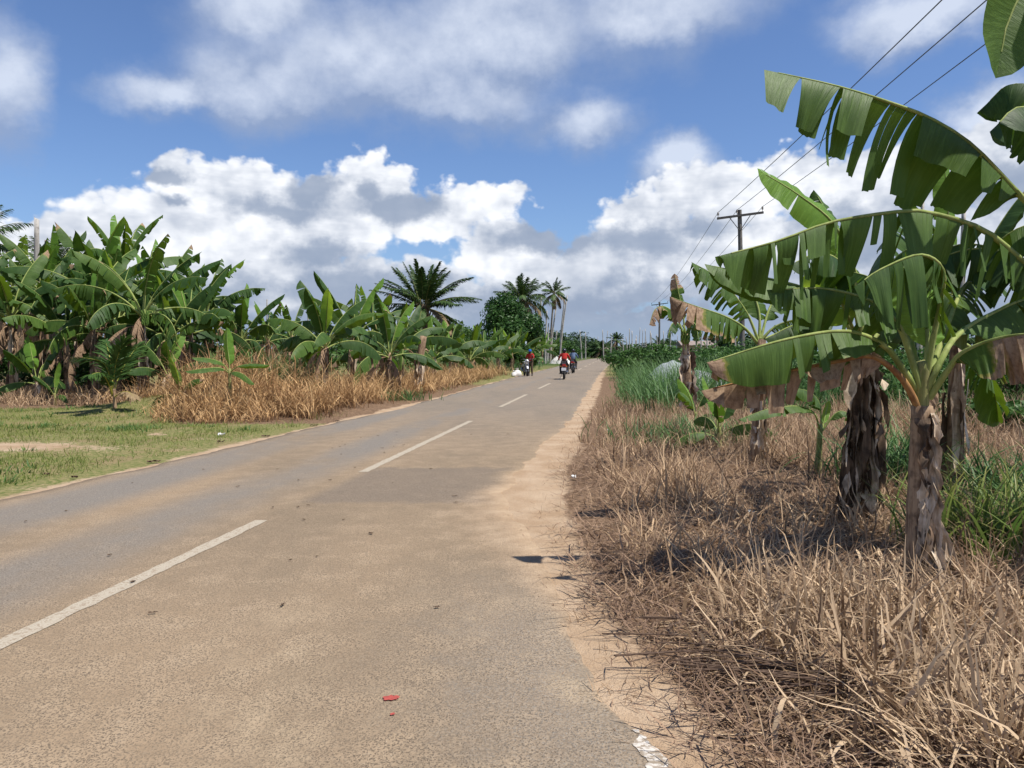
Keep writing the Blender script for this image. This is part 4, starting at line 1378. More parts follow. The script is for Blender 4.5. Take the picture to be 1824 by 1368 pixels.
# --- third plant
xD = GX(1348, 10.9)
rD = empty('banana_plant', (xD, 10.9, float(ground_z(xD, 10.9))))
tag(rD, 'banana plant with thin pale stem in front of the power pole', 'banana plant', 'banana plants right of the road')
stD, CD = add_stem(rD, 1.72, 0.085, 0.06, M_STEM_DRY, (0.06, 0), 9, 14, 12)
kwD = dict(ns=44, nv=4, rib_r=0.024, ragged=0.02)
add_leaf(rD, PP((1352, 608, 10.9), (1332, 560, 10.9), (1300, 515, 10.8), (1266, 486, 10.7), (1236, 469, 10.6)), 0.52, pet=0.2, droop=(38, 42), curl=22, tear=1.1, seed=81, hang=0.35, **kwD)
add_leaf(rD, PP((1350, 610, 10.9), (1325, 582, 10.8), (1290, 562, 10.6), (1240, 545, 10.4), (1196, 529, 10.3)), 0.56, pet=0.16, droop=(56, 58), curl=16, tear=0.9, seed=82, dead_tip=0.42, dead_edge=0.25, hang=0.4, **kwD)
add_leaf(rD, PP((1354, 606, 10.9), (1382, 580, 10.9), (1425, 568, 10.8), (1482, 574, 10.7)), 0.48, pet=0.16, droop=(48, 50), curl=20, tear=1.1, seed=83, **kwD)
add_leaf(rD, PP((1353, 602, 10.9), (1352, 555, 11.0), (1338, 512, 11.1), (1320, 478, 11.2)), 0.42, pet=0.2, droop=(25, 25), curl=15, tear=0.5, seed=84, sdir=(1, 0.2, 0.2), **kwD)
add_leaf(rD, PP((1355, 606, 10.9), (1400, 588, 11.3), (1455, 584, 11.8), (1500, 600, 12.2)), 0.45, pet=0.16, droop=(40, 40), curl=20, tear=0.8, seed=85, mat=M_LEAF_B, **kwD)
add_leaf(rD, PP((1355, 602, 10.9), (1372, 545, 11.1), (1400, 515, 11.3), (1440, 505, 11.5)), 0.45, pet=0.16, droop=(40, 40), curl=20, tear=0.5, seed=86, **kwD)
rngD = np.random.default_rng(25)
for i in range(22):
    zt = rngD.uniform(0.3, 1.65)
    sheath_strip(rD, CD, zt, rngD.uniform(-3.1, 0.4), min(zt * 0.95, rngD.uniform(0.3, 0.7)), rngD.uniform(0.04, 0.11), rngD.uniform(0.0, 0.12), 800 + i, M_SHEATH if rngD.random() < 0.7 else M_SHEATH_D, rad=0.072, kinks=0.6)

# --- fourth plant with a bunch of fruit
xE = GX(1226, 19.0)
rE = empty('banana_plant', (xE, 19.0, float(ground_z(xE, 19))))
tag(rE, 'small banana plant with green fruit and browned leaf tips beside the road', 'banana plant', 'banana plants right of the road')
stE, CE = add_stem(rE, 2.05, 0.13, 0.075, M_STEM_DRY, (-0.08, 0), 11, 14, 12)
kwE = dict(ns=34, nv=4, rib_r=0.026)
add_leaf(rE, PP((1220, 592, 19), (1216, 555, 19), (1208, 518, 19), (1202, 490, 19)), 0.42, pet=0.2, droop=(20, 24), curl=14, tear=0.5, seed=91, dead_tip=0.34, sdir=(1, 0.2, 0.1), **kwE)
add_leaf(rE, PP((1218, 592, 19), (1202, 560, 19), (1182, 545, 18.8), (1166, 552, 18.7), (1157, 577, 18.6)), 0.52, pet=0.16, droop=(46, 50), curl=24, tear=0.9, seed=92, dead_tip=0.5, dead_edge=0.25, **kwE)
add_leaf(rE, PP((1222, 592, 19), (1238, 566, 19), (1258, 552, 18.9), (1286, 566, 18.8)), 0.5, pet=0.16, droop=(44, 46), curl=24, tear=0.7, seed=93, **kwE)
add_leaf(rE, PP((1222, 592, 19), (1232, 575, 18.6), (1240, 580, 18.2), (1244, 606, 18.0)), 0.42, pet=0.16, droop=(44, 46), curl=24, tear=0.7, seed=94, **kwE)
add_leaf(rE, PP((1218, 592, 19), (1206, 575, 18.7), (1196, 578, 18.4), (1190, 600, 18.2)), 0.4, pet=0.16, droop=(44, 46), curl=24, tear=0.8, seed=95, mat=M_LEAF_B, **kwE)
fruit_bunch(rE, P(1216, 588, 18.75), 3, 4, 0.95)
fruit_bunch(rE, P(1236, 586, 18.8), 4, 3, 0.8)
rngE = np.random.default_rng(35)
for i in range(18):
    zt = rngE.uniform(0.4, 1.8)
    sheath_strip(rE, CE, zt, rngE.uniform(-3.1, 0.4), min(zt * 0.95, rngE.uniform(0.4, 0.8)), rngE.uniform(0.07, 0.15), rngE.uniform(0.0, 0.14), 900 + i, M_SHEATH if rngE.random() < 0.7 else M_SHEATH_D, rad=0.11, kinks=0.6)

# --- plant standing behind, one straight young leaf above the crowns
xN = GX(1705, 8.6)
rN, topN = banana('banana plant half hidden behind the peeling one, one young leaf upright', xN, 8.6, 1.85, 6, 1.7, 0.5, 47, 'banana plants right of the road', tear=0.5, ns=40, nv=4, dead_n=1, young=False)
add_leaf(rN, PP((1702, 600, 8.6), (1698, 480, 8.6), (1690, 390, 8.6), (1682, 282, 8.6)), 0.30, pet=0.35, droop=(14, 14), curl=10, tear=0.2, seed=48, mat=M_LEAF_Y, sdir=(1, 0.3, 0), ns=40)

# --- suckers
xF, yF = GX(1460, 10.0), 10.0
rF = empty('banana_sucker', (xF, yF, float(ground_z(xF, yF))))
tag(rF, 'young banana sucker with long arching leaf between the two dry stems', 'banana plant', 'banana suckers right of the road')
add_stem(rF, 0.62, 0.05, 0.03, M_STEM_GRN, (0.02, 0), 13, 10, 8)
kwF = dict(ns=36, nv=4, rib_r=0.014, ragged=0.01)
add_leaf(rF, PP((1461, 768, 10), (1450, 735, 9.9), (1422, 723, 9.8), (1370, 728, 9.6), (1318, 746, 9.5)), 0.26, pet=0.15, droop=(40, 45), curl=16, tear=0.15, seed=101, **kwF)
add_leaf(rF, PP((1463, 766, 10), (1460, 720, 10), (1442, 698, 9.9), (1412, 690, 9.8)), 0.34, pet=0.25, droop=(35, 40), curl=20, tear=0.3, seed=102, **kwF)
add_leaf(rF, PP((1465, 766, 10), (1486, 738, 10), (1502, 732, 10), (1522, 745, 10)), 0.22, pet=0.25, droop=(35, 40), curl=20, tear=0.3, seed=103, **kwF)
add_leaf(rF, PP((1464, 766, 10), (1470, 740, 10.1), (1476, 715, 10.2)), 0.10, pet=0.2, droop=(10, 10), curl=10, tear=0.0, seed=104, mat=M_LEAF_Y, **kwF)
for lab, px, d, h, L, sd in (('low banana sucker with spreading leaves left of the thin pale stem', 1282, 12.4, 0.35, 0.85, 111), ('low banana sucker at the foot of the fruiting plant', 1240, 16.5, 0.30, 0.8, 112)):
    banana(lab, GX(px, d), d, h, 6, L, 0.30, sd, 'banana suckers right of the road', tear=0.2, dead_n=0, r0=0.05, dry=False, sheaths=0, name='banana_sucker', ns=30, e_lo=25)


# ------------------------------------------------------------------ left-hand side: the banana grove
G_L = 'banana plants in the left grove'
grove = [
    # label, px, d, stem height, leaves, leaf length, width, seed, extra
    ('banana plant at the left picture edge with bright upright leaf', 22, 26.0, 2.3, 9, 2.3, 0.62, 201, dict(tear=0.35)),
    ('banana plant cut by the left picture edge, leaves drooping', -38, 27.0, 2.6, 8, 2.3, 0.62, 202, {}),
    ('banana plant with short dry stem left of the young coconut palm', 118, 26.0, 1.7, 8, 1.9, 0.55, 203, {}),
    ('banana plant with yellow fruit and ragged stem behind the young coconut palm', 256, 24.6, 2.35, 9, 2.2, 0.60, 204, dict(fruit=True, sheaths=16)),
    ('tall banana plant in mid grove with long slanting glossy leaf', 176, 28.0, 2.9, 10, 2.6, 0.66, 205, dict(tear=0.3)),
    ('tallest banana plant of the left grove with two upright torn leaves', 222, 31.0, 3.7, 9, 2.5, 0.60, 206, dict(e_hi=88, tear=0.6)),
    ('banana plant behind the grove front near the grey post', 84, 31.0, 3.2, 9, 2.4, 0.62, 207, {}),
    ('banana plant with tattered dark leaves right of the tallest one', 292, 29.0, 2.9, 9, 2.2, 0.58, 208, dict(tear=1.0, dead_n=4)),
    ('banana plant with broad upright leaf on the dry grass bank', 340, 26.6, 2.15, 8, 2.1, 0.62, 209, dict(tear=0.25)),
    ('banana plant with shredded brown leaf leaning to the right', 368, 29.5, 2.7, 8, 2.1, 0.52, 210, dict(tear=1.4, dead_n=4, dead_tip_p=0.8)),
    ('banana plant with one straight upright leaf behind the dry bank', 430, 30.0, 1.9, 7, 1.9, 0.55, 211, dict(e_hi=89, tear=0.4)),
    ('banana plant deep in the grove left of the ragged stem', 195, 33.5, 3.0, 8, 2.3, 0.60, 212, {}),
    ('banana plant deep in the grove close to the left edge', 30, 34.0, 3.4, 8, 2.4, 0.60, 213, {}),
    ('banana plant at the back of the grove between the torn leaves', 140, 36.0, 3.2, 8, 2.4, 0.60, 214, {}),
    ('banana plant at the back of the grove right end', 325, 33.0, 2.6, 8, 2.1, 0.56, 215, dict(tear=0.9)),
    ('withered banana plant low behind the dry bank', 478, 34.0, 1.9, 7, 1.7, 0.46, 216, dict(tear=1.2, dead_n=4, dead_tip_p=0.8)),
    ('small banana plant far behind the dry bank', 520, 37.0, 2.1, 7, 1.8, 0.48, 217, dict(tear=0.9, dead_n=3)),
    ('leafy banana plant with fanned leaves above the dry bank', 579, 23.2, 1.42, 10, 1.75, 0.56, 218, dict(tear=0.12, e_lo=20, e_hi=86, dead_n=1)),
    ('banana plant with curled torn leaf tip beside the fanned one', 628, 28.0, 1.9, 8, 2.1, 0.52, 219, dict(tear=0.9, e_hi=80)),
    ('banana plant with drooping brown leaf in front of the big oil palm', 694, 27.0, 1.35, 8, 1.8, 0.52, 220, dict(tear=0.5, dead_n=3)),
    ('banana plant with upright leaves just left of the big oil palm', 664, 33.0, 2.1, 8, 1.9, 0.52, 221, dict(tear=0.6)),
    ('banana plant under the fronds of the big oil palm', 716, 31.0, 1.6, 8, 1.8, 0.52, 222, dict(tear=0.3)),
    ('banana plant with bright leaves low in the grove front', 66, 24.6, 0.7, 6, 1.3, 0.44, 223, dict(tear=0.2, sheaths=2, dead_n=0)),
    ('small banana plant right of the young coconut palm', 300, 23.6, 0.8, 6, 1.3, 0.40, 224, dict(tear=0.2, sheaths=2, dead_n=0)),
    ('stout banana plant in the grove front with leaves over its dry stem', 168, 25.4, 2.0, 9, 2.0, 0.58, 225, dict(tear=0.5, sheaths=14, dead_n=4)),
    ('banana plant squeezed between the left edge plant and the short dry stem', 70, 27.5, 2.4, 8, 2.1, 0.56, 226, {}),
    ('banana plant standing just left of the ragged fruiting stem', 212, 26.2, 2.2, 8, 2.0, 0.56, 227, dict(dead_n=4)),
    ('banana plant filling the gap right of the ragged fruiting stem', 300, 26.0, 1.9, 8, 1.9, 0.54, 228, dict(tear=0.8)),
    ('banana plant in the second row above the young coconut palm', 200, 29.0, 2.6, 8, 2.1, 0.56, 229, {}),
]
for lab, px, d, h, n, L, W, sd, ex in grove:
    kw = dict(ex)
    kw.setdefault('tear', 1.2)
    kw['tear'] = max(kw['tear'], 0.35)
    kw.setdefault('dead_tip_p', 0.35)
    kw['dead_n'] = kw.get('dead_n', 3) + (1 if h > 1.3 else 0)
    big = h > 1.3
    banana(lab, GX(px, d), d, h * ((1.22 if px < 270 else 1.12) if big else 1.0), n + (3 if big else 1), L * 1.15, W * 1.12, sd, G_L, **kw)

G_R = 'banana plants along the left roadside'
row = [
    ('roadside banana plant right behind the leaning brown stump', 772, 37.0, 1.10, 8, 1.70, 0.50, 241),
    ('roadside banana plant in the gap right of the big oil palm', 802, 41.0, 1.30, 8, 1.80, 0.50, 242),
    ('bright star shaped banana plant above the dry roadside grass', 836, 46.0, 1.00, 9, 2.00, 0.46, 243),
    ('roadside banana plant in front of the left side of the round tree', 862, 51.0, 1.20, 8, 1.90, 0.48, 244),
    ('roadside banana plant in front of the round tree trunk', 888, 57.0, 1.20, 8, 1.90, 0.48, 245),
    ('roadside banana plant behind the man with the blue cap', 912, 64.0, 1.30, 8, 1.90, 0.48, 246),
    ('roadside banana plant right of the man with the blue cap', 925, 69.0, 1.30, 8, 2.00, 0.48, 247),
    ('roadside banana plant below the slim coconut palm', 936, 76.0, 1.40, 8, 2.00, 0.50, 248),
    ('roadside banana plant between the bare trunks and the road', 950, 83.0, 1.40, 8, 2.00, 0.50, 249),
    ('roadside banana plant nearest the white heap', 966, 92.0, 1.40, 8, 2.00, 0.50, 250),
    ('last banana plant of the left roadside row before the bend', 984, 106.0, 1.50, 7, 2.00, 0.50, 251),
    ('banana plant behind the row under the round tree', 838, 62.0, 1.5, 8, 1.8, 0.50, 252),
    ('banana plant behind the row left of the round tree', 808, 52.0, 1.4, 8, 1.8, 0.50, 253),
]
for lab, px, d, h, n, L, W, sd in row:
    banana(lab, GX(px, d), d, h * 1.15, n + 3, L * 1.15, W * 1.2, sd, G_R, tear=0.35, ns=16, nv=2, dead_n=1, sheaths=3, e_lo=22, e_hi=86)

# leaning cut stump
xs_, ds_ = GX(741, 29.5), 29.5
rS = empty('banana_stump', (xs_, ds_, float(ground_z(xs_, ds_))))
tag(rS, 'leaning brown banana stump without leaves below the big oil palm', 'banana stump')
stS, CS = add_stem(rS, 2.15, 0.19, 0.12, M_STEM_DRY, (0.28, 0), 17, 14, 10)
for i in range(12):
    rg = np.random.default_rng(1000 + i)
    zt = rg.uniform(0.6, 2.2)
    sheath_strip(rS, CS, zt, rg.uniform(-3.1, 0.4), min(0.9 * zt, 0.7), rg.uniform(0.08, 0.16), 0.06, 1000 + i, M_SHEATH, rad=0.16)

# young plant with a folded bright leaf in front of the dry bank
x1, d1 = GX(409, 19.6), 19.6
z1 = float(ground_z(x1, d1))
rY = empty('banana_sucker', (x1, d1, z1))
tag(rY, 'young banana plant with one bright folded upright leaf before the dry bank', 'banana plant', G_L)
add_stem(rY, 1.15 - z1, 0.07, 0.035, M_STEM_GRN, (0, 0), 19, 10, 8)
kwY = dict(ns=30, nv=4, rib_r=0.016, ragged=0.01)
add_leaf(rY, PP((409, 660, 19.6), (408, 640, 19.6), (405, 615, 19.6), (404, 586, 19.6)), 0.42, pet=0.1, droop=(35, 40), curl=25, tear=0.0, seed=301, mat=M_LEAF_Y, sdir=(1, 0.2, 0), **kwY)
add_leaf(rY, PP((408, 662, 19.6), (395, 646, 19.5), (370, 638, 19.3), (344, 637, 19.1)), 0.34, pet=0.15, droop=(14, 30), curl=12, tear=0.0, seed=302, **kwY)
add_leaf(rY, PP((408, 664, 19.6), (392, 655, 19.3), (365, 656, 19.0), (332, 661, 18.8)), 0.34, pet=0.15, droop=(14, 30), curl=12, tear=0.0, seed=303, **kwY)
add_leaf(rY, PP((410, 662, 19.6), (425, 652, 19.5), (448, 648, 19.4), (478, 650, 19.3)), 0.30, pet=0.2, droop=(14, 30), curl=12, tear=0.0, seed=304, **kwY)
add_leaf(rY, PP((410, 664, 19.6), (420, 662, 19.2), (436, 668, 18.9), (452, 684, 18.7)), 0.30, pet=0.2, droop=(20, 30), curl=12, tear=0.0, seed=305, **kwY)
for lab, px, d, sd in (('tiny banana sucker with two arching leaves at the foot of the dry bank', 320, 20.2, 311), ('tiny banana sucker at the grove edge left of the young coconut palm', 96, 23.5, 312)):
    banana(lab, GX(px, d), d, 0.35, 4, 0.9, 0.28, sd, G_L, tear=0.05, dead_n=0, r0=0.05, dry=False, sheaths=0, name='banana_sucker', e_lo=30)

# young coconut palm
xc_, dc_ = GX(203, 20.4), 20.4
rK = empty('young_coconut_palm', (xc_, dc_, float(ground_z(xc_, dc_))))
tag(rK, 'young coconut palm with yellow stalks on the lawn edge', 'palm tree')
add_stem(rK, 0.5, 0.05, 0.04, M_STEM_DRY, (0, 0), 23, 10, 6, 'trunk')
bK = P(200, 700, 20.4)
for i, (pts, n_, ll) in enumerate([
    (((201, 705, 20.4), (203, 670, 20.4), (208, 640, 20.3), (222, 604, 20.1)), 34, 0.62), (((200, 705, 20.4), (196, 672, 20.2), (182, 645, 19.9), (140, 636, 19.6)), 32, 0.5),
    (((202, 705, 20.4), (210, 675, 20.6), (228, 640, 20.9), (248, 612, 21.2)), 30, 0.5), (((200, 705, 20.4), (192, 680, 20.0), (178, 664, 19.5), (160, 668, 19.1)), 28, 0.45),
    (((203, 708, 20.4), (214, 700, 20.2), (228, 698, 20.0), (240, 708, 19.8)), 20, 0.3), (((201, 705, 20.4), (199, 665, 20.6), (194, 630, 20.9), (188, 608, 21.2)), 30, 0.5),
]):
    add_frond(rK, PP(*pts), mat=M_FROND_Y if i != 4 else M_FROND_DRY, rib=M_RACHIS_Y, rib_r=0.022, n=n_ + 26, ll=ll * 1.12, lw=0.045, droop=30, seed=400 + i, pet=0.25, ang=48, hang=0.3)

# palms and the round tree
palm('big dark oil palm with spiky crown standing above the banana row', GX(755, 50), 50, 4.6, 50, 3.6, 501, r=0.40, n=60, ll=0.46, lw=0.085, dry_n=6, e_lo=-18, e_hi=88, bend_k=0.75, droop=25)
palm('oil palm rising behind the round tree', GX(930, 88), 88, 7.4, 34, 3.6, 502, r=0.3, n=40, ll=0.8, lw=0.09, dry_n=4)
palm('slim coconut palm with small crown beside bare trunks', GX(979, 100), 100, 9.0, 20, 2.5, 503, 'coconut', r=0.15, lean=(0.55, 0), n=30, ll=0.8, lw=0.09, dry_n=4, name='coconut_palm', e_lo=-45)
palm('dark palm crown showing behind the grove beside the grey post', GX(98, 42), 42, 6.0, 30, 2.6, 504, r=0.25, n=36, ll=0.7, lw=0.06, dry_n=2)
palm('palm cut by the left picture edge above the grove', GX(-42, 34), 34, 6.4, 24, 2.4, 505, 'coconut', r=0.2, n=36, ll=0.7, lw=0.06, dry_n=1, name='coconut_palm')
leafy_tree('round dense dark green tree beside the road', GX(905, 75), 75, 7.1, (2.9, 2.9, 3.1), 13000, 0.17, 512, clumps=38, limbs=8, trunk_r=0.22, jitter=0.36)

# undergrowth shrubs under and behind the grove, each its own plant
G_S = 'shrubs behind the left grove'
for lab, px, d, w, h, sd in (
        ('shrub filling the gap behind the left edge of the grove', 10, 38, 2.6, 2.7, 521), ('shrub behind the grove under the slanting leaf', 150, 39, 2.6, 2.8, 522), ('shrub behind the grove right of the ragged stem', 290, 37, 2.4, 2.6, 523),
        ('shrub behind the dry bank left of the straight leaf', 400, 36, 2.2, 2.4, 524), ('low shrub behind the dry bank below the sky', 490, 40, 2.4, 2.5, 525), ('shrub behind the fanned banana plant', 600, 40, 2.4, 2.5, 526),
        ('shrub at the foot of the big oil palm left side', 690, 44, 2.2, 2.5, 527), ('thin leafy shrub right of the big oil palm', 792, 52, 2.0, 3.7, 528), ('airy shrub between the big oil palm and round tree', 826, 58, 2.2, 3.4, 529),
        ('bush below the round tree towards the road', 925, 66, 1.8, 2.0, 530), ('bush under the bare trunks at the roadside', 975, 108, 3.0, 3.0, 531), ('dark bush behind the white heap', 1000, 128, 3.4, 3.2, 532)):
    leafy_tree(lab, GX(px, d), d, h, (w, 1.4, h * 0.52), 2200, 0.13 if d < 60 else 0.2, sd, 'shrub', 'shrub', G_S, M_BUSH, clumps=22, limbs=5, trunk_r=0.04, jitter=0.36)

for lab, px, d, w, h, sd in (
        ('dark undergrowth bush among the grove stems at the left edge', 15, 28.5, 1.5, 1.7, 541), ('dark undergrowth bush among the stems left of the coconut palm', 105, 28.5, 1.5, 1.6, 542), ('dark undergrowth bush behind the young coconut palm', 190, 27.2, 1.4, 1.6, 543),
        ('dark undergrowth bush right of the ragged stem', 285, 27.5, 1.4, 1.7, 544), ('dark undergrowth bush at the back of the dry bank', 375, 28.0, 1.4, 1.8, 545)):
    leafy_tree(lab, GX(px, d), d, h, (w, 1.0, h * 0.52), 1800, 0.10, sd, 'shrub', 'shrub', 'undergrowth bushes in the left grove', M_TREE, clumps=20, limbs=5, trunk_r=0.03, jitter=0.38)

# bare trunks of dead palms near the slim coconut palm
G_T = 'bare dead palm trunks left of the bend'
for lab, px0, px1, top, d, sd in (
        ('bare dead trunk nearest the round tree', 960, 964, 525, 94, 1), ('short bare dead trunk second from the round tree', 971, 974, 555, 97, 2), ('stubby bare dead trunk under the coconut crown', 975, 977, 577, 99, 3),
        ('bare dead trunk leaning right of the coconut palm', 980, 990, 550, 102, 4), ('tall bare dead trunk tilting rightmost of the cluster', 997, 1010, 528, 104, 5), ('tall bare dead trunk just behind the tilting one', 996, 1006, 531, 108, 6),
        ('low bare dead trunk between coconut palm and tilting trunk', 986, 992, 590, 110, 7)):
    snag(lab, GX(px0, d), d, CAM_H + (625 - top) / FPX * d, 0.125, G_T, ((px1 - px0) / FPX * d, 0), sd)
snag('pale grey post rising out of the left grove', GX(67, 33), 33, CAM_H + (625 - 394) / FPX * 33, 0.15, None, (0.12, 0), 31)
for lab, px, top, d, sd in (('thin dark dead stick above the dry bank', 549, 520, 60, 32), ('short dead stick left of the fanned banana plant', 476, 534, 66, 33)):
    snag(lab, GX(px, d), d, CAM_H + (625 - top) / FPX * d, 0.07, None, (0.05, 0), sd)


# ------------------------------------------------------------------ grass
M_STRAW = blade_mat('dead_straw', (0.14, 0.078, 0.043), (0.66, 0.47, 0.29), trans=0.22, rough=0.75)
M_STRAW_D = blade_mat('brown_litter', (0.10, 0.058, 0.038), (0.42, 0.285, 0.185), trans=0.12, rough=0.85)
M_STRAW_P = blade_mat('pale_straw', (0.17, 0.100, 0.055), (0.76, 0.575, 0.37), trans=0.25, rough=0.7)
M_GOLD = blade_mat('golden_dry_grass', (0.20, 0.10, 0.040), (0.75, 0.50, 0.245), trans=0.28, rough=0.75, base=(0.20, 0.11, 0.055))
M_GREEN = blade_mat('tall_green_grass', (0.040, 0.105, 0.030), (0.125, 0.235, 0.070), tip=(0.15, 0.25, 0.09), trans=0.3, rough=0.5)
M_GUINEA = blade_mat('broad_green_grass', (0.085, 0.165, 0.030), (0.24, 0.31, 0.075), tip=(0.33, 0.32, 0.10), trans=0.38, rough=0.45)
M_LAWN = blade_mat('lawn_grass', (0.090, 0.140, 0.022), (0.25, 0.275, 0.065), trans=0.35, rough=0.55)
M_WEED = blade_mat('lawn_weeds', (0.055, 0.125, 0.028), (0.13, 0.225, 0.055), trans=0.3, rough=0.5)
M_TWIG = simple_mat('dark_dry_twig', (0.075, 0.048, 0.034), (0.15, 0.10, 0.07), 0.85, 0.15, scale=40)


def right_m(x, y):
    return x - verge_r(y) - 0.22 * (fbm(y * 1.9, x * 0 + 4, 91) - 0.5) * 2


def shade_r(n, seed):
    return np.random.default_rng(seed)


# matted dead grass close by on the right: a lying layer, a standing layer, pale tall tufts
def d_lying(x, y):
    m = right_m(x, y)
    return sstep(m, -0.25, 0.25) * (0.35 + 0.65 * sstep(fbm(x * 1.5, y * 1.5, 51), 0.3, 0.6)) * np.clip(5.0 / np.maximum(y, 2.5), 0, 1)


XY = scatter(90000, 0.2, 8.5, 1.7, 13.5, d_lying, 61)
r_ = np.random.default_rng(62)
n = len(XY)
blades('dead_grass_litter', XY, r_.uniform(0.08, 0.36, n), 0.0075 * np.exp(r_.normal(0, 0.4, n)), r_.uniform(1.0, 1.5, n), r_.uniform(-0.15, 0.4, n), M_STRAW_D,
       'trampled brown grass litter on the right roadside', 63, 3, z=ground_z(XY[:, 0], XY[:, 1]) + r_.uniform(0.0, 0.07, n), kink=0.22)


def d_stand(x, y):
    m = right_m(x, y)
    return sstep(m, 0.05, 0.9) * sstep(y, 3.2, 5.0) * (0.15 + 0.85 * sstep(fbm(x * 1.1, y * 1.1, 52), 0.38, 0.6)) * np.clip(6.0 / np.maximum(y, 3), 0.25, 1)


XY, k, off = clumped(6000, 15, 0.2, 9.5, 3.0, 20.0, d_stand, 64, 0.09)
n = len(XY)
r_ = np.random.default_rng(65)
hh = (0.12 + 0.26 * fbm(XY[:, 0] * 0.8, XY[:, 1] * 0.8, 53)) * r_.uniform(0.6, 1.5, n) * (1 + 0.25 * sstep(XY[:, 1], 7, 12)) * sstep(right_m(XY[:, 0], XY[:, 1]), -0.3, 0.8)
blades('dead_grass', XY, hh * 1.3 + 0.06, 0.0105 * np.exp(r_.normal(0, 0.42, n)), np.abs(r_.normal(0.75, 0.45, n)), r_.uniform(-0.1, 1.9, n), M_STRAW,
       'standing dead brown grass right of the road', 66, 4, az=np.arctan2(off[:, 1], off[:, 0]) + r_.normal(0, 0.7, n), kink=0.25)


def d_pale(x, y):
    a = np.exp(-(((x - 1.62) / 0.42) ** 2 + ((y - 4.1) / 0.75) ** 2))
    b = np.exp(-(((x - 2.15) / 0.75) ** 2 + ((y - 2.9) / 0.7) ** 2)) * 1.2
    c = np.exp(-(((x - 2.4) / 0.6) ** 2 + ((y - 4.5) / 0.5) ** 2)) * 0.7
    d = 0.06 * sstep(right_m(x, y), 0.3, 1.0)
    return np.clip(a + b + c + d, 0, 1) * sstep(right_m(x, y), 0.1, 0.5)


XY, k, off = clumped(2300, 14, 0.5, 4.5, 2.0, 7.5, d_pale, 67, 0.085)
n = len(XY)
r_ = np.random.default_rng(68)
blades('pale_straw_tufts', XY, r_.uniform(0.20, 0.66, n) * (0.6 + 0.4 * d_pale(XY[:, 0], XY[:, 1])), 0.0145 * np.exp(r_.normal(0, 0.45, n)), np.abs(r_.normal(0.95, 0.48, n)), r_.uniform(-0.2, 1.9, n), M_STRAW_P,
       'pale straw coloured grass tufts at the lower right', 69, 5, az=np.arctan2(off[:, 1], off[:, 0]) + r_.normal(0, 0.6, n), kink=0.18)

# sparse tufts creeping onto the sand
XY, k, off = clumped(700, 12, -0.4, 4.0, 2.6, 30, lambda x, y: sstep(np.abs(right_m(x, y) + 0.12), 0.35, 0.0) * 0.55, 70, 0.05)
n = len(XY)
r_ = np.random.default_rng(71)
blades('verge_tufts', XY, r_.uniform(0.04, 0.16, n), r_.uniform(0.003, 0.007, n), r_.uniform(0.2, 1.2, n), r_.uniform(0.1, 0.9, n), M_STRAW, 'small dry tufts on the sandy right verge', 72, 3, kink=0.2)

# straw bits and crumbs lying on the sand
XY = scatter(26000, -0.8, 4.0, 2.4, 24, lambda x, y: np.clip(sstep(right_m(x, y), -0.75, -0.02) ** 2 * sstep(right_m(x, y), 0.3, 0.0), 0, 1) * np.clip(5.0 / y, 0, 1) * 0.55, 170)
n = len(XY)
r_ = np.random.default_rng(171)
blades('verge_straw_bits', XY, r_.uniform(0.02, 0.13, n), r_.uniform(0.003, 0.009, n), r_.uniform(1.3, 1.57, n), r_.uniform(-0.1, 0.2, n), M_STRAW_D, 'straw bits and crumbs lying on the sandy right verge', 172, 2, z=ground_z(XY[:, 0], XY[:, 1]) + 0.012, kink=0.3)

# mid distance dead grass on the right
XY, k, off = clumped(5200, 8, 0.8, 16.0, 11, 27, lambda x, y: sstep(right_m(x, y), 0.1, 0.7) * (0.2 + 0.8 * sstep(fbm(x * 0.6, y * 0.6, 54), 0.36, 0.58)) * sstep(y - 0.7 * (x - 5) * (x > 5), 27, 20), 73, 0.12)
n = len(XY)
r_ = np.random.default_rng(74)
blades('dead_grass_field', XY, r_.uniform(0.15, 0.5, n), r_.uniform(0.008, 0.016, n), np.abs(r_.normal(0.3, 0.25, n)), r_.uniform(0.2, 1.3, n), M_STRAW, 'dead grass further along the right roadside', 75, 3, kink=0.22)
# brown patch behind the peeling stem
XY, k, off = clumped(900, 14, 6.5, 14.0, 12.5, 19, lambda x, y: np.exp(-(((x - 10.0) / 2.4) ** 2 + ((y - 15.8) / 1.5) ** 2)), 76, 0.13)
n = len(XY)
r_ = np.random.default_rng(77)
blades('brown_grass_patch', XY, r_.uniform(0.4, 0.95, n), r_.uniform(0.010, 0.020, n), np.abs(r_.normal(0.2, 0.2, n)), r_.uniform(0.2, 1.2, n), M_STRAW, 'patch of tall brown dead grass behind the peeling banana stem', 78, 4, kink=0.2)

# tall green grass right of the road further on
def d_green(x, y):
    m = x - verge_r(y)
    return sstep(m, 0.5 - 0.3 * sstep(y, 30, 60), 1.5) * sstep(y + 1.2 * (fbm(x * 0.7, y * 0.7, 55) - 0.5), 18.5, 22.5) * np.clip(26.0 / np.maximum(y, 18), 0, 1) * sstep(m, 14, 10)


XY, k, off = clumped(6500, 9, 1.5, 22.0, 17, 64, d_green, 79, 0.16)
n = len(XY)
r_ = np.random.default_rng(80)
hg = r_.uniform(0.65, 1.45, n) * sstep(XY[:, 0] - verge_r(XY[:, 1]), 0.0, 2.6) + 0.25
blades('tall_green_grass', XY, hg, r_.uniform(0.016, 0.034, n), np.abs(r_.normal(0.18, 0.15, n)), r_.uniform(0.3, 1.7, n), M_GREEN, 'tall bluish green grass along the right side of the road', 81, 4, kink=0.1)

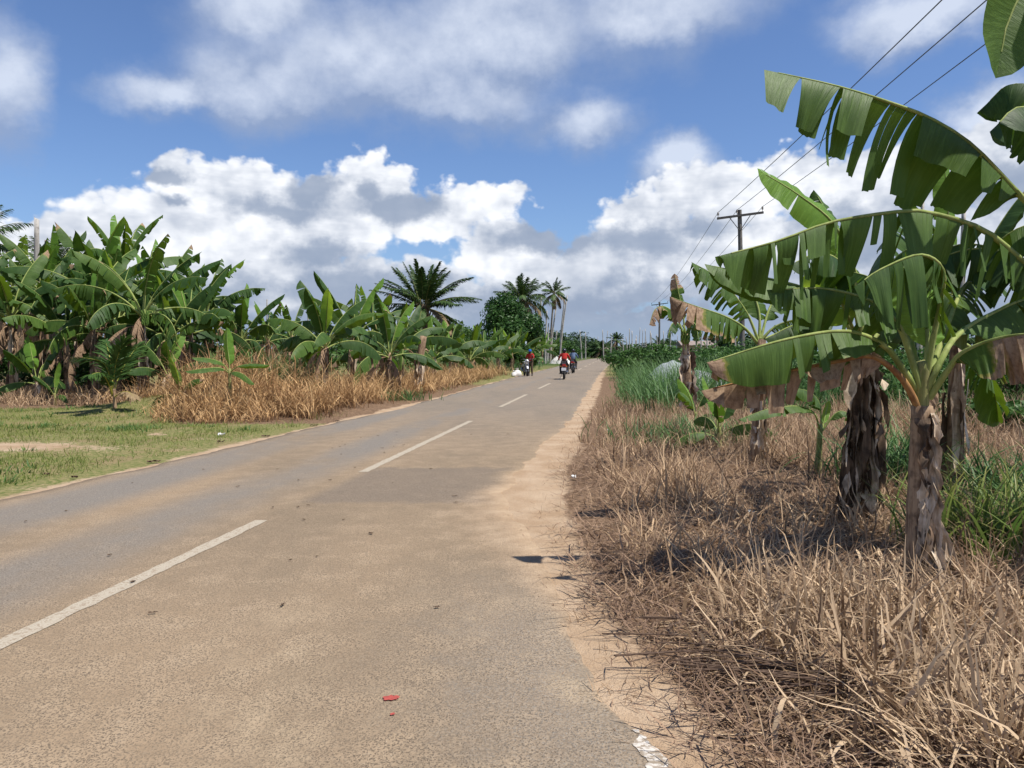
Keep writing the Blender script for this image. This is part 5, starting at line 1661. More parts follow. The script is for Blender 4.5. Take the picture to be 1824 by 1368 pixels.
# broad-bladed green grass by the near banana plants
for nm, lab, cx, cy, sx, sy, cnt, hlo, hhi, sd in (
        ('guinea_grass', 'yellow green broad grass clump at the right picture edge', 3.85, 6.25, 0.50, 0.45, 420, 0.45, 1.0, 82),
        ('guinea_grass', 'green broad grass growing between the two banana stems', 4.55, 9.2, 0.55, 0.6, 420, 0.6, 1.15, 83),
        ('guinea_grass', 'green grass clump right behind the peeling stem', 5.3, 8.2, 0.5, 0.5, 300, 0.4, 0.9, 84),
        ('guinea_grass', 'green weeds between dead grass and the low sucker', 3.0, 13.5, 1.0, 0.9, 520, 0.3, 0.7, 85)):
    r_ = np.random.default_rng(sd)
    XY = np.stack([cx + sx * r_.normal(0, 0.6, cnt), cy + sy * r_.normal(0, 0.6, cnt)], -1)
    blades(nm, XY, r_.uniform(hlo, hhi, cnt), r_.uniform(0.014, 0.030, cnt), np.abs(r_.normal(0.22, 0.2, cnt)), r_.uniform(0.5, 2.1, cnt), M_GUINEA if sd < 83 else M_GREEN, lab, sd, 6, kink=0.08)

# left: golden dry grass bank
def d_gold(x, y):
    dl = road_l(y) - x
    front = 17.4 + 0.9 * (fbm(x * 0.8, x * 0 + 2, 56) - 0.5) + 5.2 * sstep(x, -7.6, -10.4)
    edge = sstep(dl, 0.65 + 0.25 * sstep(y, 30, 22), 1.1 + 0.4 * sstep(y, 30, 22)) * sstep(dl, 8.5 - 4 * sstep(y, 26, 40), 7.0 - 4 * sstep(y, 26, 40))
    edge = np.where(y < 27, np.maximum(edge, sstep(dl, 0.7, 1.2) * sstep(x, -13.0, -11.0)), edge)
    return edge * sstep(y, front, front + 0.5) * sstep(y, 56, 46) * np.clip(20.0 / np.maximum(y, 15), 0, 1)


XY, k, off = clumped(9500, 11, -14, 3.0, 16.5, 57, d_gold, 86, 0.14)
n = len(XY)
r_ = np.random.default_rng(87)
fr = sstep(XY[:, 1] - (17.4 + 5.2 * sstep(XY[:, 0], -7.6, -10.4)), -0.2, 1.6)
mound = np.exp(-(((XY[:, 0] + 7.6) / 2.4) ** 2 + ((XY[:, 1] - 21.6) / 1.8) ** 2))
hg = (0.32 + 0.72 * fr + 0.45 * mound) * r_.uniform(0.6, 1.25, n)
blades('golden_dry_grass', XY, hg, 0.021 * np.exp(r_.normal(0, 0.38, n)), np.abs(r_.normal(0.25, 0.22, n)), r_.uniform(0.5, 2.6, n), M_GOLD, 'golden dry grass bank along the left side of the road', 88, 4, kink=0.16)

r_ = np.random.default_rng(188)
for lab, px, d, cnt, sd in (('green weed clump inside the golden dry bank', 500, 22.4, 260, 189), ('small green weed clump low in the golden bank near the road', 712, 25.5, 160, 190)):
    cx = GX(px, d)
    XY = np.stack([cx + 0.45 * r_.normal(0, 1, cnt), d + 0.3 * r_.normal(0, 1, cnt)], -1)
    tall = 1.35 if sd == 189 else 0.5
    blades('green_weeds', XY, r_.uniform(0.6, 1.0, cnt) * tall, r_.uniform(0.02, 0.04, cnt), np.abs(r_.normal(0.15, 0.15, cnt)), r_.uniform(0.3, 1.8, cnt), M_GREEN, lab, sd, 4)

# dry litter under the grove
XY, k, off = clumped(2600, 9, -24, -8.5, 21.5, 34, lambda x, y: sstep(y + 0.4 * (fbm(x, y, 57) - 0.5), 21.9, 23.2) * (0.35 + 0.65 * sstep(fbm(x * 0.5, y * 0.5, 58), 0.35, 0.6)), 89, 0.16)
n = len(XY)
r_ = np.random.default_rng(90)
blades('grove_litter', XY, r_.uniform(0.2, 0.75, n), r_.uniform(0.012, 0.03, n), np.abs(r_.normal(0.4, 0.4, n)), r_.uniform(0.4, 2.0, n), M_STRAW, 'dry brown undergrowth beneath the left banana grove', 91, 3, kink=0.25)

# green strip along the left road edge
XY, k, off = clumped(1500, 9, -9.0, 2.5, 16, 60, lambda x, y: sstep(road_l(y) - x, 0.35, 0.6) * sstep(road_l(y) - x, 1.15, 0.85) * sstep(fbm(x * 0.5, y * 0.5, 59), 0.36, 0.55) * np.clip(22.0 / y, 0, 1), 92, 0.10)
n = len(XY)
r_ = np.random.default_rng(93)
blades('roadside_green_grass', XY, r_.uniform(0.10, 0.32, n), r_.uniform(0.008, 0.016, n), r_.uniform(0.1, 0.8, n), r_.uniform(0.2, 1.2, n), M_LAWN, 'short green grass along the left road edge', 94, 3)

# left lawn
def d_lawn(x, y):
    z = zones(x, y)
    return sstep(z[:, 1] - z[:, 0] * 1.15, 0.05, 0.75) * sstep(road_l(y) - x, 0.3, 0.9) * (0.25 + 0.75 * sstep(fbm(x * 0.9, y * 0.9, 60), 0.34, 0.58)) * np.clip(9.0 / np.maximum(y, 6), 0, 1)


XY = scatter(190000, -17, -3, 6.5, 22.5, d_lawn, 95)
n = len(XY)
r_ = np.random.default_rng(96)
blades('lawn_grass', XY, r_.uniform(0.025, 0.12, n), r_.uniform(0.006, 0.014, n), r_.uniform(0.1, 1.0, n), r_.uniform(0.1, 1.1, n), M_LAWN, 'short patchy green grass on the left verge', 97, 2)
XY, k, off = clumped(1500, 14, -16, -4, 9, 21.5, lambda x, y: np.clip(0.10 + sstep(y + 0.22 * (x + 9), 14.6, 16.5), 0, 1) * d_lawn(x, y) * 1.6 * sstep(fbm(x * 1.4, y * 1.4, 61), 0.42, 0.6), 98, 0.08)
n = len(XY)
r_ = np.random.default_rng(99)
blades('lawn_weeds', XY, r_.uniform(0.05, 0.17, n), r_.uniform(0.012, 0.028, n), np.abs(r_.normal(0.5, 0.4, n)), r_.uniform(0.2, 1.4, n), M_WEED, 'leafy green weeds in the left lawn', 100, 3, az=np.arctan2(off[:, 1], off[:, 0]))
XY, k, off = clumped(260, 12, -9, -3.5, 7.5, 19, lambda x, y: sstep(np.abs(road_l(y) - x - 0.4), 0.4, 0.05) * 0.6, 101, 0.05)
n = len(XY)
r_ = np.random.default_rng(102)
blades('left_verge_tufts', XY, r_.uniform(0.04, 0.13, n), r_.uniform(0.004, 0.009, n), r_.uniform(0.1, 1.0, n), r_.uniform(0.2, 1.0, n), M_STRAW, 'small brown tufts on the sandy left road edge', 103, 3)

# far verges and field
XY, k, off = clumped(5200, 7, -30, 70, 55, 175, lambda x, y: (sstep(road_l(y) - x, 0.5, 2.0) * sstep(road_l(y) - x, 16, 9) + sstep(x - verge_r(y), 0.2, 1.6)) * np.clip(70.0 / y, 0, 1) * sstep(x, y * 0.62 + 8, y * 0.5), 104, 0.45)
n = len(XY)
r_ = np.random.default_rng(105)
blades('far_green_grass', XY, r_.uniform(0.4, 1.1, n), r_.uniform(0.03, 0.07, n), np.abs(r_.normal(0.2, 0.2, n)), r_.uniform(0.2, 1.3, n), M_GREEN, 'green grass on both verges towards the bend', 106, 3)
XY, k, off = clumped(4200, 8, 6, 42, 13, 60, lambda x, y: sstep(x - verge_r(y), 3.2, 5.0) * sstep(y + 0.35 * (x - 6), 16.0, 20.0) * np.clip(24.0 / y, 0, 1) * sstep(x, y * 0.8, y * 0.68), 107, 0.2)
n = len(XY)
r_ = np.random.default_rng(108)
blades('field_green_weeds', XY, r_.uniform(0.25, 0.8, n), r_.uniform(0.02, 0.05, n), np.abs(r_.normal(0.3, 0.25, n)), r_.uniform(0.3, 1.6, n), M_GREEN, 'green weeds covering the field on the right', 109, 3)


# ------------------------------------------------------------------ power line
M_POLE = stem_mat('weathered_pole', (0.085, 0.075, 0.065), (0.19, 0.175, 0.155), (0.06, 0.05, 0.045), 7.0)
M_ARM = simple_mat('dark_crossarm', (0.045, 0.042, 0.04), (0.08, 0.075, 0.07), 0.7, 0.3)
M_CERAMIC = simple_mat('brown_insulator', (0.05, 0.03, 0.022), (0.08, 0.05, 0.035), 0.3, 0.5)
M_CABLE = simple_mat('aluminium_cable', (0.055, 0.057, 0.06), (0.085, 0.087, 0.09), 0.5, 0.4)


def power_pole(label, x, y, h, lean=(0.0, 0.0), armw=2.35, rz=0.0):
    gz = float(ground_z(x, y))
    root = empty('utility_pole', (x, y, gz), rz)
    tag(root, label, 'utility pole', 'power line poles')
    MB().tube([(0, 0, -0.3), (lean[0] * 0.5, 0, h * 0.5), (lean[0], 0, h)], [0.15, 0.13, 0.105], 12).build('post', M_POLE, root)
    az = h - 0.30
    tips = []
    arm = MB().box((lean[0], -0.14, az), (armw, 0.10, 0.11), Matrix.Rotation(R(-7.5), 3, 'Y')).build('crossarm', M_ARM, root)
    for s in (-1, 1):
        MB().tube([(lean[0] + s * 0.55, -0.10, az - s * -0.07), (lean[0] + s * 0.02, -0.12, az - 0.75)], 0.02, 6).build('brace', M_ARM, root)
    for xo in (-armw / 2 + 0.06, -0.16, armw / 2 - 0.06):
        zt = az + xo * math.tan(R(7.5)) + 0.05
        ins = MB().lathe([(0.012, 0), (0.012, 0.09), (0.055, 0.10), (0.03, 0.14), (0.06, 0.16), (0.03, 0.20), (0.05, 0.22), (0.02, 0.27)], (lean[0] + xo, -0.14, zt), None, 10)
        ins.build('insulator', M_CERAMIC, root)
        tips.append(Matrix.Rotation(rz, 3, 'Z') @ Vector((lean[0] + xo, -0.14, zt + 0.25)) + Vector((x, y, gz)))
    return tips


X1 = P(1325, 610, 40).x
t1 = power_pole('dark wooden power pole with crossarm right of the road', X1, 40.0, 8.75, (-0.30, 0))
t2 = power_pole('distant power pole behind the fruiting banana plant', GX(1174, 110), 110.0, 8.4, (0, 0))
t0 = [Vector((p.x - 0.098 * 78 - 0.35, -38.0, p.z + 0.1)) for p in t1]          # next pole stands behind the viewer
G_W = 'power line cables'
for i, nm in enumerate(('left', 'middle', 'right')):
    for a, b, sag, lab in ((t0[i], t1[i], 0.75, f'{nm} power cable rising from the pole to the top edge'), (t1[i], t2[i], 0.6, f'{nm} power cable running from the pole to the distant one')):
        pts = []
        for k in range(41):
            f = k / 40
            p = a.lerp(b, f)
            p.z -= sag * 4 * f * (1 - f)
            pts.append(p)
        o = MB().tube(pts, 0.012, 6).build('power_cable', M_CABLE)
        tag(o, lab, 'cable', G_W)

# bare posts on the right
snag('tall grey bare trunk behind the right banana crowns', GX(1710, 34), 34, CAM_H + (625 - 372) / FPX * 34, 0.15, None, (0, 0), 41)
snag('grey bare trunk left of the taller one behind the banana crowns', GX(1637, 40), 40, CAM_H + (625 - 349) / FPX * 40, 0.13, None, (0, 0), 42)

# ------------------------------------------------------------------ far field: palms, trunks, trees, houses
G_F = 'palms in the distant field'
for lab, px, d, h, L, nf, sd in (
        ('low bushy oil palm at the left end of the distant field', 1070, 175, 1.8, 3.4, 26, 601), ('tall oil palm in the middle of the distant field', 1098, 190, 4.3, 2.6, 24, 602), ('low oil palm beside the tall distant one', 1114, 170, 1.3, 2.9, 22, 603),
        ('oil palm in the distant field behind the far power pole', 1180, 150, 2.2, 3.2, 24, 604), ('small palm near the long low roof', 1266, 160, 3.2, 2.2, 18, 605), ('oil palm next to the small palm near the low roof', 1279, 150, 2.6, 2.4, 20, 606),
        ('palm behind the right banana plants', 1668, 60, 2.6, 2.8, 22, 607)):
    palm(lab, GX(px, d), d, h, nf, L, sd, r=0.22, n=24, ll=0.8, lw=0.16 if d > 100 else 0.09, dry_n=3, with_rib=False, group=G_F)

rngS = np.random.default_rng(77)
spots = [(1036, 588), (1043, 592), (1075, 588), (1079, 590), (1087, 602), (1096, 606), (1104, 600), (1111, 604), (1121, 586), (1126, 590), (1129, 604), (1138, 584), (1144, 588), (1148, 600), (1152, 586), (1158, 590), (1163, 594), (1170, 596),
         (1184, 590), (1193, 583), (1206, 598), (1222, 600), (1240, 584), (1248, 592), (1259, 586), (1272, 600), (1290, 588), (1300, 580), (1310, 590), (1090, 594), (1118, 600), (1134, 598), (1063, 600), (1028, 596), (1500, 590), (1540, 596), (1590, 588)]
ONES = ['', 'first', 'second', 'third', 'fourth', 'fifth', 'sixth', 'seventh', 'eighth', 'ninth', 'tenth', 'eleventh', 'twelfth', 'thirteenth', 'fourteenth', 'fifteenth', 'sixteenth', 'seventeenth', 'eighteenth', 'nineteenth']


def ordinal(k):
    if k < 20:
        return ONES[k]
    t_, o_ = divmod(k, 10)
    return {2: 'twentieth', 3: 'thirtieth'}[t_] if o_ == 0 else {2: 'twenty-', 3: 'thirty-'}[t_] + ONES[o_]


for i, (px, ty) in enumerate(sorted(spots)):
    d = float(rngS.uniform(125, 215))
    if px > 1230:
        d = float(rngS.uniform(90, 150))
    snag(f'{ordinal(i + 1)} bare grey dead trunk from the left in the distant field beyond the bend', GX(px, d), d, max(2.5, CAM_H + (625 - ty) / FPX * d), 0.115, 'bare dead trunks in the distant field', (float(rngS.normal(0, 0.25)), 0), 700 + i)

G_TL = 'trees of the distant tree line'
for lab, px, d, w, h, sd in (
        ('tree behind the bare trunks at the left end of the tree line', 985, 170, 5.0, 6.0, 611), ('rounded tree in the tree line above the riders', 1018, 195, 5.5, 6.4, 612), ('low tree in the tree line right of the riders', 1042, 185, 4.0, 4.6, 613),
        ('bushy tree behind the low distant palm', 1062, 205, 4.5, 4.0, 614), ('low tree under the tall distant palm', 1102, 210, 5.0, 3.6, 615), ('low tree in the distant field left of the far pole', 1150, 205, 5.0, 3.4, 616),
        ('tree in the distant field right of the far pole', 1190, 190, 5.0, 4.2, 617), ('tree beside the long low roof', 1318, 120, 4.0, 4.6, 618), ('tree behind the right banana plants far off', 1420, 130, 5.0, 5.0, 619),
        ('tree far behind the peeling banana plant', 1600, 110, 5.0, 4.6, 620), ('tree at the far right behind the leaves', 1760, 95, 4.5, 4.4, 621), ('tree at the far left behind the grove', 60, 75, 5.0, 5.0, 622),
        ('tree far behind the dry bank', 450, 95, 6.0, 4.6, 623), ('tree far behind the fanned banana plant', 560, 110, 6.0, 4.8, 624), ('tree far behind the leaning stump', 660, 105, 6.0, 4.8, 625), ('tree far behind the roadside row', 800, 120, 5.5, 5.4, 626)):
    leafy_tree(lab, GX(px, d), d, h, (w, w * 0.7, h * 0.5), 1500, 0.34, sd, 'tree', 'distant_tree', G_TL, M_FAR, clumps=22, limbs=4, trunk_r=0.15)

G_B = 'shrubs in the right field'
for lab, px, d, w, h, sd in (
        ('green shrub right of the tall grass beyond the gravel', 1260, 34, 2.0, 1.9, 631), ('green shrub behind the fruiting banana plant', 1215, 38, 2.2, 1.9, 632), ('leafy shrub on the horizon left of the fruiting plant', 1160, 46, 2.4, 2.0, 633),
        ('green shrub below the power pole', 1325, 32, 2.0, 2.0, 634), ('green shrub behind the thin pale stem', 1395, 28, 2.0, 1.8, 635), ('green shrub between pole and dark wrapped stem', 1470, 26, 2.0, 1.7, 636), ('green shrub behind the dark wrapped stem', 1545, 24, 2.0, 1.8, 637),
        ('green shrub behind the peeling stem left side', 1610, 21, 1.8, 1.7, 638), ('green shrub right of the tall grey trunk', 1735, 22, 2.0, 1.7, 639), ('green shrub at the right picture edge', 1812, 20, 1.8, 1.7, 640), ('low green shrub beside the brown grass patch', 1790, 15, 0.9, 0.8, 641),
        ('shrub beyond the bend in front of the white house', 1040, 176, 3.0, 2.0, 646), ('shrub beyond the bend in front of the earthen house', 1058, 184, 3.4, 2.0, 647), ('shrub beyond the bend under the low distant palm', 1074, 188, 3.4, 2.2, 648), ('shrub on the horizon left of the far pole', 1120, 62, 2.4, 1.7, 642), ('shrub on the horizon above the tall green grass', 1135, 52, 2.2, 1.7, 643), ('shrub under the long low roof', 1290, 48, 2.4, 2.0, 644), ('shrub left of the grey trunks', 1665, 26, 2.2, 1.9, 645)):
    leafy_tree(lab, GX(px, d), d, h, (w, 1.2, h * 0.52), 2600, 0.085 if d < 35 else (0.12 if d < 100 else 0.25), sd, 'shrub', 'shrub', G_B, M_BUSH, clumps=26, limbs=5, trunk_r=0.03, zc=h * 0.48, jitter=0.36)

M_WALL = simple_mat('pale_house_wall', (0.62, 0.60, 0.56), (0.52, 0.49, 0.44), 0.9, 0.1, scale=2)
M_WALL2 = simple_mat('earthen_house_wall', (0.50, 0.36, 0.26), (0.42, 0.30, 0.21), 0.9, 0.1, scale=2)
M_ROOF = simple_mat('rusty_sheet_roof', (0.23, 0.18, 0.15), (0.30, 0.24, 0.21), 0.7, 0.3, scale=3)
M_DARKOPEN = simple_mat('dark_opening', (0.02, 0.02, 0.022), None, 0.5, 0.3)


def house(label, px, d, w, dep, h, wall, roof_h=1.0):
    x = GX(px, d)
    root = empty('house', (x, d, float(ground_z(x, d))))
    tag(root, label, 'house')
    MB().box((0, 0, h / 2), (w, dep, h), bev=0.004).build('wall', wall, root, smooth=False)
    mb = MB()
    e, o = w / 2 + 0.4, dep / 2 + 0.5
    V = [(-e, -o, h - 0.05), (e, -o, h - 0.05), (e, o, h - 0.05), (-e, o, h - 0.05), (-e, 0, h + roof_h), (e, 0, h + roof_h), (-e, -o, h + 0.05), (e, -o, h + 0.05), (e, o, h + 0.05), (-e, o, h + 0.05)]
    mb.add(V, [(0, 3, 2, 1), (0, 1, 7, 6), (2, 3, 9, 8), (6, 7, 5, 4), (8, 9, 4, 5), (0, 6, 4, 9, 3), (1, 2, 8, 5, 7)])
    mb.build('roof', M_ROOF, root, smooth=False)
    for i in range(max(2, int(w / 2.2))):
        xo = -w / 2 + (i + 0.5) * w / max(2, int(w / 2.2))
        win = MB().box((xo, -dep / 2 - 0.02, h * 0.55), (0.8, 0.06, 0.8), bev=0.02).build('window', M_DARKOPEN, root, smooth=False)
        MB().box((xo, -dep / 2 - 0.06, h * 0.55 - 0.46), (1.0, 0.14, 0.08), bev=0.02).build('sill', wall, win, smooth=False)
    MB().box((w * 0.02, -dep / 2 - 0.025, h * 0.36), (0.8, 0.07, h * 0.72), bev=0.02).build('door', M_DARKOPEN, root, smooth=False)


house('small white house behind palms left of the bend', 1033, 186, 2.2, 4, 2.4, M_WALL, 0.4)
house('small earthen house behind the low distant palm', 1066, 196, 4.0, 4, 1.9, M_WALL2, 0.5)
house('long low house with rusty sheet roof in the distant field', 1255, 150, 9.5, 5, 2.6, M_WALL2, 0.9)

# ------------------------------------------------------------------ heaps
def gravel_mat(name, a, b_):
    m, t, out = new_mat(name)
    b = principled(t, out, 0.9, 0.2)
    g = t.node('ShaderNodeTexCoord').outputs['Object']
    v = t.voro(g, 22.0, out=1)
    sp = t.node('ShaderNodeSeparateXYZ')
    t.l.new(v, sp.inputs[0])
    n = t.noise(g, 1.6, 4.0, 0.6)
    c = t.mix(t.m('ADD', t.m('MULTIPLY', sp.outputs[0], 0.6), t.m('MULTIPLY', n, 0.4)), a, b_)
    t.l.new(c, b.inputs['Base Color'])
    t.l.new(bump(t, t.voro(g, 22.0), 0.03, 0.9), b.inputs['Normal'])
    return m


def heap(name, label, cat, x, y, rx, ry, h, mat, seed, sharp=1.0, rough=0.08):
    n, m = 40, 18
    V, F = [], []
    for j in range(m + 1):
        r = j / m
        for i in range(n):
            a = 2 * math.pi * i / n
            wob = 1 + 0.22 * (float(fbm(np.array([2.1 * math.cos(a) + 5]), np.array([2.1 * math.sin(a) + 5]), seed)[0]) - 0.5)
            px_, py_ = rx * r * wob * math.cos(a), ry * r * wob * math.sin(a)
            zz = h * max(0.0, (1 - r ** (1.25 * sharp))) + rough * h * (float(fbm(np.array([px_ * 2.6]), np.array([py_ * 2.6]), seed + 4)[0]) - 0.5) * (1 - r) * 3
            V.append((px_, py_, zz - 0.05 * r))
    for j in range(m):
        for i in range(n):
            F.append((j * n + i, (j + 1) * n + i, (j + 1) * n + (i + 1) % n, j * n + (i + 1) % n))
    o = MB().add(V, F).build(name, mat, None, True, (x, y, float(ground_z(x, y))))
    return tag(o, label, cat)


M_GRAVEL = gravel_mat('grey_gravel', (0.17, 0.17, 0.185), (0.34, 0.34, 0.365))
M_GRAVEL2 = gravel_mat('greenish_gravel', (0.22, 0.25, 0.24), (0.38, 0.42, 0.41))
heap('gravel_heap', 'light grey gravel heap in the grass behind the fruiting banana plant', 'gravel heap', GX(1256, 25.5), 26.5, 1.3, 1.0, 0.85, M_GRAVEL, 71, 2.0)
heap('gravel_heap', 'darker gravel heap just left of the light grey one', 'gravel heap', GX(1198, 31), 31.0, 1.4, 1.2, 1.15, M_GRAVEL2, 72, 1.7)
M_SACK = simple_mat('white_sacking', (0.72, 0.70, 0.66), (0.55, 0.52, 0.47), 0.8, 0.2, scale=5, bmp=0.02)
heap('sack_heap', 'white heap beside the road beyond the riders', 'heap', GX(998, 98), 98.0, 1.4, 1.0, 1.05, M_SACK, 73, 1.6, 0.14)


def sack(label, x, y, s, rz, seed, name='sack', sx=1.0):
    rng = random.Random(seed)
    mb = MB()
    prof = [(0.02, 0.0), (0.17, 0.02), (0.22, 0.10), (0.215, 0.22), (0.18, 0.33), (0.10, 0.40), (0.05, 0.43), (0.09, 0.50), (0.10, 0.53)]
    mb.lathe([(r * s, z * s) for r, z in prof], (0, 0, 0), None, 16)
    mb.v = [(v[0] * sx * (1 + 0.12 * math.sin(7 * v[2] / s + seed)), v[1] * (1 + 0.1 * math.cos(5 * v[2] / s + 2 * seed)), v[2] + 0.02 * rng.uniform(-1, 1)) for v in mb.v]
    o = mb.build(name, M_SACK, None, True, (x, y, float(ground_z(x, y)) - 0.01))
    o.rotation_euler = (0, 0, rz)
    return tag(o, label, 'sack', 'white sacks beside the parked motorcycle')


xm = GX(932, 50)
sack('white tied sack lying left of the parked motorcycle', GX(921, 49.2), 49.2, 1.0, 0.3, 1, sx=1.25)
sack('small white sack left of the bigger sack by the motorcycle', GX(915.5, 49.0), 49.0, 0.7, 1.2, 2, sx=1.4)

# ------------------------------------------------------------------ motorcycles
M_TYRE = simple_mat('tyre_rubber', (0.02, 0.02, 0.02), (0.035, 0.033, 0.03), 0.85, 0.2)
M_METAL = simple_mat('bike_metal', (0.35, 0.35, 0.36), (0.25, 0.25, 0.26), 0.35, 0.5, 0.8)
M_BLACK = simple_mat('black_plastic', (0.02, 0.02, 0.022), (0.035, 0.034, 0.034), 0.5, 0.4)
M_SEAT = simple_mat('black_vinyl', (0.025, 0.024, 0.024), None, 0.55, 0.35)
M_REDP = simple_mat('red_paint', (0.32, 0.022, 0.018), (0.26, 0.02, 0.016), 0.3, 0.5)
M_REDL = simple_mat('red_lens', (0.40, 0.02, 0.02), (0.30, 0.015, 0.015), 0.2, 0.5)
M_WHITEP = simple_mat('white_paint', (0.74, 0.75, 0.77), (0.65, 0.65, 0.66), 0.35, 0.5)
M_BLUEP = simple_mat('blue_paint', (0.03, 0.05, 0.16), None, 0.35, 0.5)
M_PLATE = simple_mat('white_number_plate', (0.80, 0.80, 0.80), (0.74, 0.74, 0.74), 0.4, 0.4)
M_ORANGE = simple_mat('amber_lens', (0.55, 0.18, 0.02), None, 0.3, 0.5)
RX90 = Matrix.Rotation(R(90), 3, 'Y')


def motorcycle(label, x, y, rz, paint_m, plate=True, tank_white=False):
    root = empty('motorcycle', (x, y, 0.006), rz)
    tag(root, label, 'motorcycle', 'motorcycles on the road')
    for yy_, nm in ((0.66, 'front_wheel'), (-0.62, 'rear_wheel')):
        w = MB().ring(0.215, 0.018, (0, yy_, 0.30), RX90, 24, 6).lathe([(0.05, -0.05), (0.05, 0.05)], (0, yy_, 0.30), RX90, 12)
        for k in range(10):
            a = k * math.pi / 5
            w.tube([(0.02 * (-1) ** k, yy_ + 0.04 * math.cos(a), 0.30 + 0.04 * math.sin(a)), (0, yy_ + 0.21 * math.cos(a), 0.30 + 0.21 * math.sin(a))], 0.005, 4)
        wo = w.build(nm, M_METAL, root)
        MB().ring(0.258, 0.045, (0, yy_, 0.30), RX90, 28, 8, 1.15).build('tyre', M_TYRE, wo)
    fr = MB()
    for s in (-1, 1):
        fr.tube([(0.05 * s, 0.40, 0.92), (0.12 * s, 0.10, 0.72), (0.12 * s, -0.35, 0.74), (0.11 * s, -0.62, 0.80)], 0.018, 6)
        fr.tube([(0.04 * s, 0.40, 0.85), (0.10 * s, 0.30, 0.35), (0.11 * s, -0.15, 0.32), (0.11 * s, -0.62, 0.30)], 0.018, 6)
        fr.tube([(0.13 * s, -0.60, 0.32), (0.14 * s, -0.42, 0.72)], 0.028, 8)
    fr.build('frame', M_BLACK, root)
    fk = MB()
    for s in (-1, 1):
        fk.tube([(0.09 * s, 0.67, 0.30), (0.09 * s, 0.46, 0.98)], 0.024, 8)
    fk.build('fork', M_METAL, root)
    MB().box((0, 0.06, 0.42), (0.26, 0.34, 0.30)).lathe([(0.09, -0.2), (0.10, 0.2)], (0, 0.12, 0.52), None, 12).build('engine', M_METAL, root)
    MB().tube([(0.14, 0.20, 0.36), (0.17, -0.10, 0.30), (0.18, -0.35, 0.36), (0.19, -0.80, 0.46)], [0.022, 0.025, 0.05, 0.055], 10).build('exhaust', M_METAL, root)
    tank = MB().ell((0, 0.22, 0.86), (0.15, 0.29, 0.13)).build('fuel_tank', paint_m, root)
    MB().box((0, -0.24, 0.83), (0.27, 0.74, 0.10), bev=0.25).build('seat', M_SEAT, root)
    for s in (-1, 1):
        MB().ell((0.13 * s, -0.28, 0.67), (0.025, 0.24, 0.10)).build('side_cover', paint_m, root)
    hb = MB().tube([(-0.36, 0.34, 1.06), (-0.22, 0.46, 1.08), (0, 0.46, 1.02), (0.22, 0.46, 1.08), (0.36, 0.34, 1.06)], 0.014, 8).build('handlebar', M_METAL, root)
    for s in (-1, 1):
        MB().tube([(0.27 * s, 0.41, 1.07), (0.38 * s, 0.325, 1.06)], 0.02, 8).build('grip', M_BLACK, hb)
        mi = MB().tube([(0.24 * s, 0.43, 1.08), (0.33 * s, 0.44, 1.24)], 0.007, 6).build('mirror_stalk', M_BLACK, root)
        MB().ell((0.35 * s, 0.44, 1.27), (0.065, 0.02, 0.045)).build('mirror', M_BLACK, mi)
    hl = MB().ell((0, 0.60, 0.93), (0.12, 0.10, 0.12)).build('headlight', paint_m, root)
    MB().lathe([(0.095, 0), (0.06, 0.03)], (0, 0.68, 0.93), Matrix.Rotation(R(-90), 3, 'X'), 16).build('lens', M_METAL, hl)
    fm = MB()
    for k in range(9):
        a = R(40 + k * 12.5)
        fm.box((0, 0.66 + 0.335 * math.cos(a), 0.30 + 0.335 * math.sin(a)), (0.11, 0.02, 0.085), Matrix.Rotation(a, 3, 'X'))
    fm.build('front_mudguard', paint_m, root)
    rm = MB()
    for k in range(9):
        a = R(60 + k * 12)
        rm.box((0, -0.62 + 0.345 * math.cos(a), 0.30 + 0.345 * math.sin(a)), (0.14, 0.02, 0.085), Matrix.Rotation(a, 3, 'X'))
    rm.tube([(0, -0.78, 0.62), (0, -0.93, 0.44)], 0.03, 6)
    rm.build('rear_mudguard', M_BLACK, root)
    MB().box((0, -0.86, 0.80), (0.19, 0.10, 0.12), bev=0.25).build('tail_light', M_REDL, root)
    MB().box((0, -0.72, 0.80), (0.20, 0.24, 0.12), bev=0.25).build('tail_fairing', paint_m, root)
    for s in (-1, 1):
        MB().tube([(0.08 * s, -0.84, 0.74), (0.19 * s, -0.85, 0.74)], [0.01, 0.03], 8).build('indicator', M_ORANGE, root)
        MB().tube([(0.10 * s, 0.02, 0.30), (0.30 * s, 0.02, 0.30)], 0.016, 6).build('footrest', M_BLACK, root)
    MB().tube([(-0.12, -0.05, 0.30), (-0.24, -0.12, 0.02)], 0.012, 6).build('side_stand', M_METAL, root)
    rk = MB()
    for s in (-1, 1):
        rk.tube([(0.10 * s, -0.50, 0.90), (0.10 * s, -0.88, 0.92)], 0.010, 6)
    for k in range(4):
        rk.tube([(-0.10, -0.58 - k * 0.09, 0.905), (0.10, -0.58 - k * 0.09, 0.905)], 0.008, 6)
    rk.build('luggage_rack', M_METAL, root)
    if plate:
        MB().box((0, -0.955, 0.58), (0.26, 0.012, 0.16), bev=0.06).build('number_plate', M_PLATE, root)
    return root


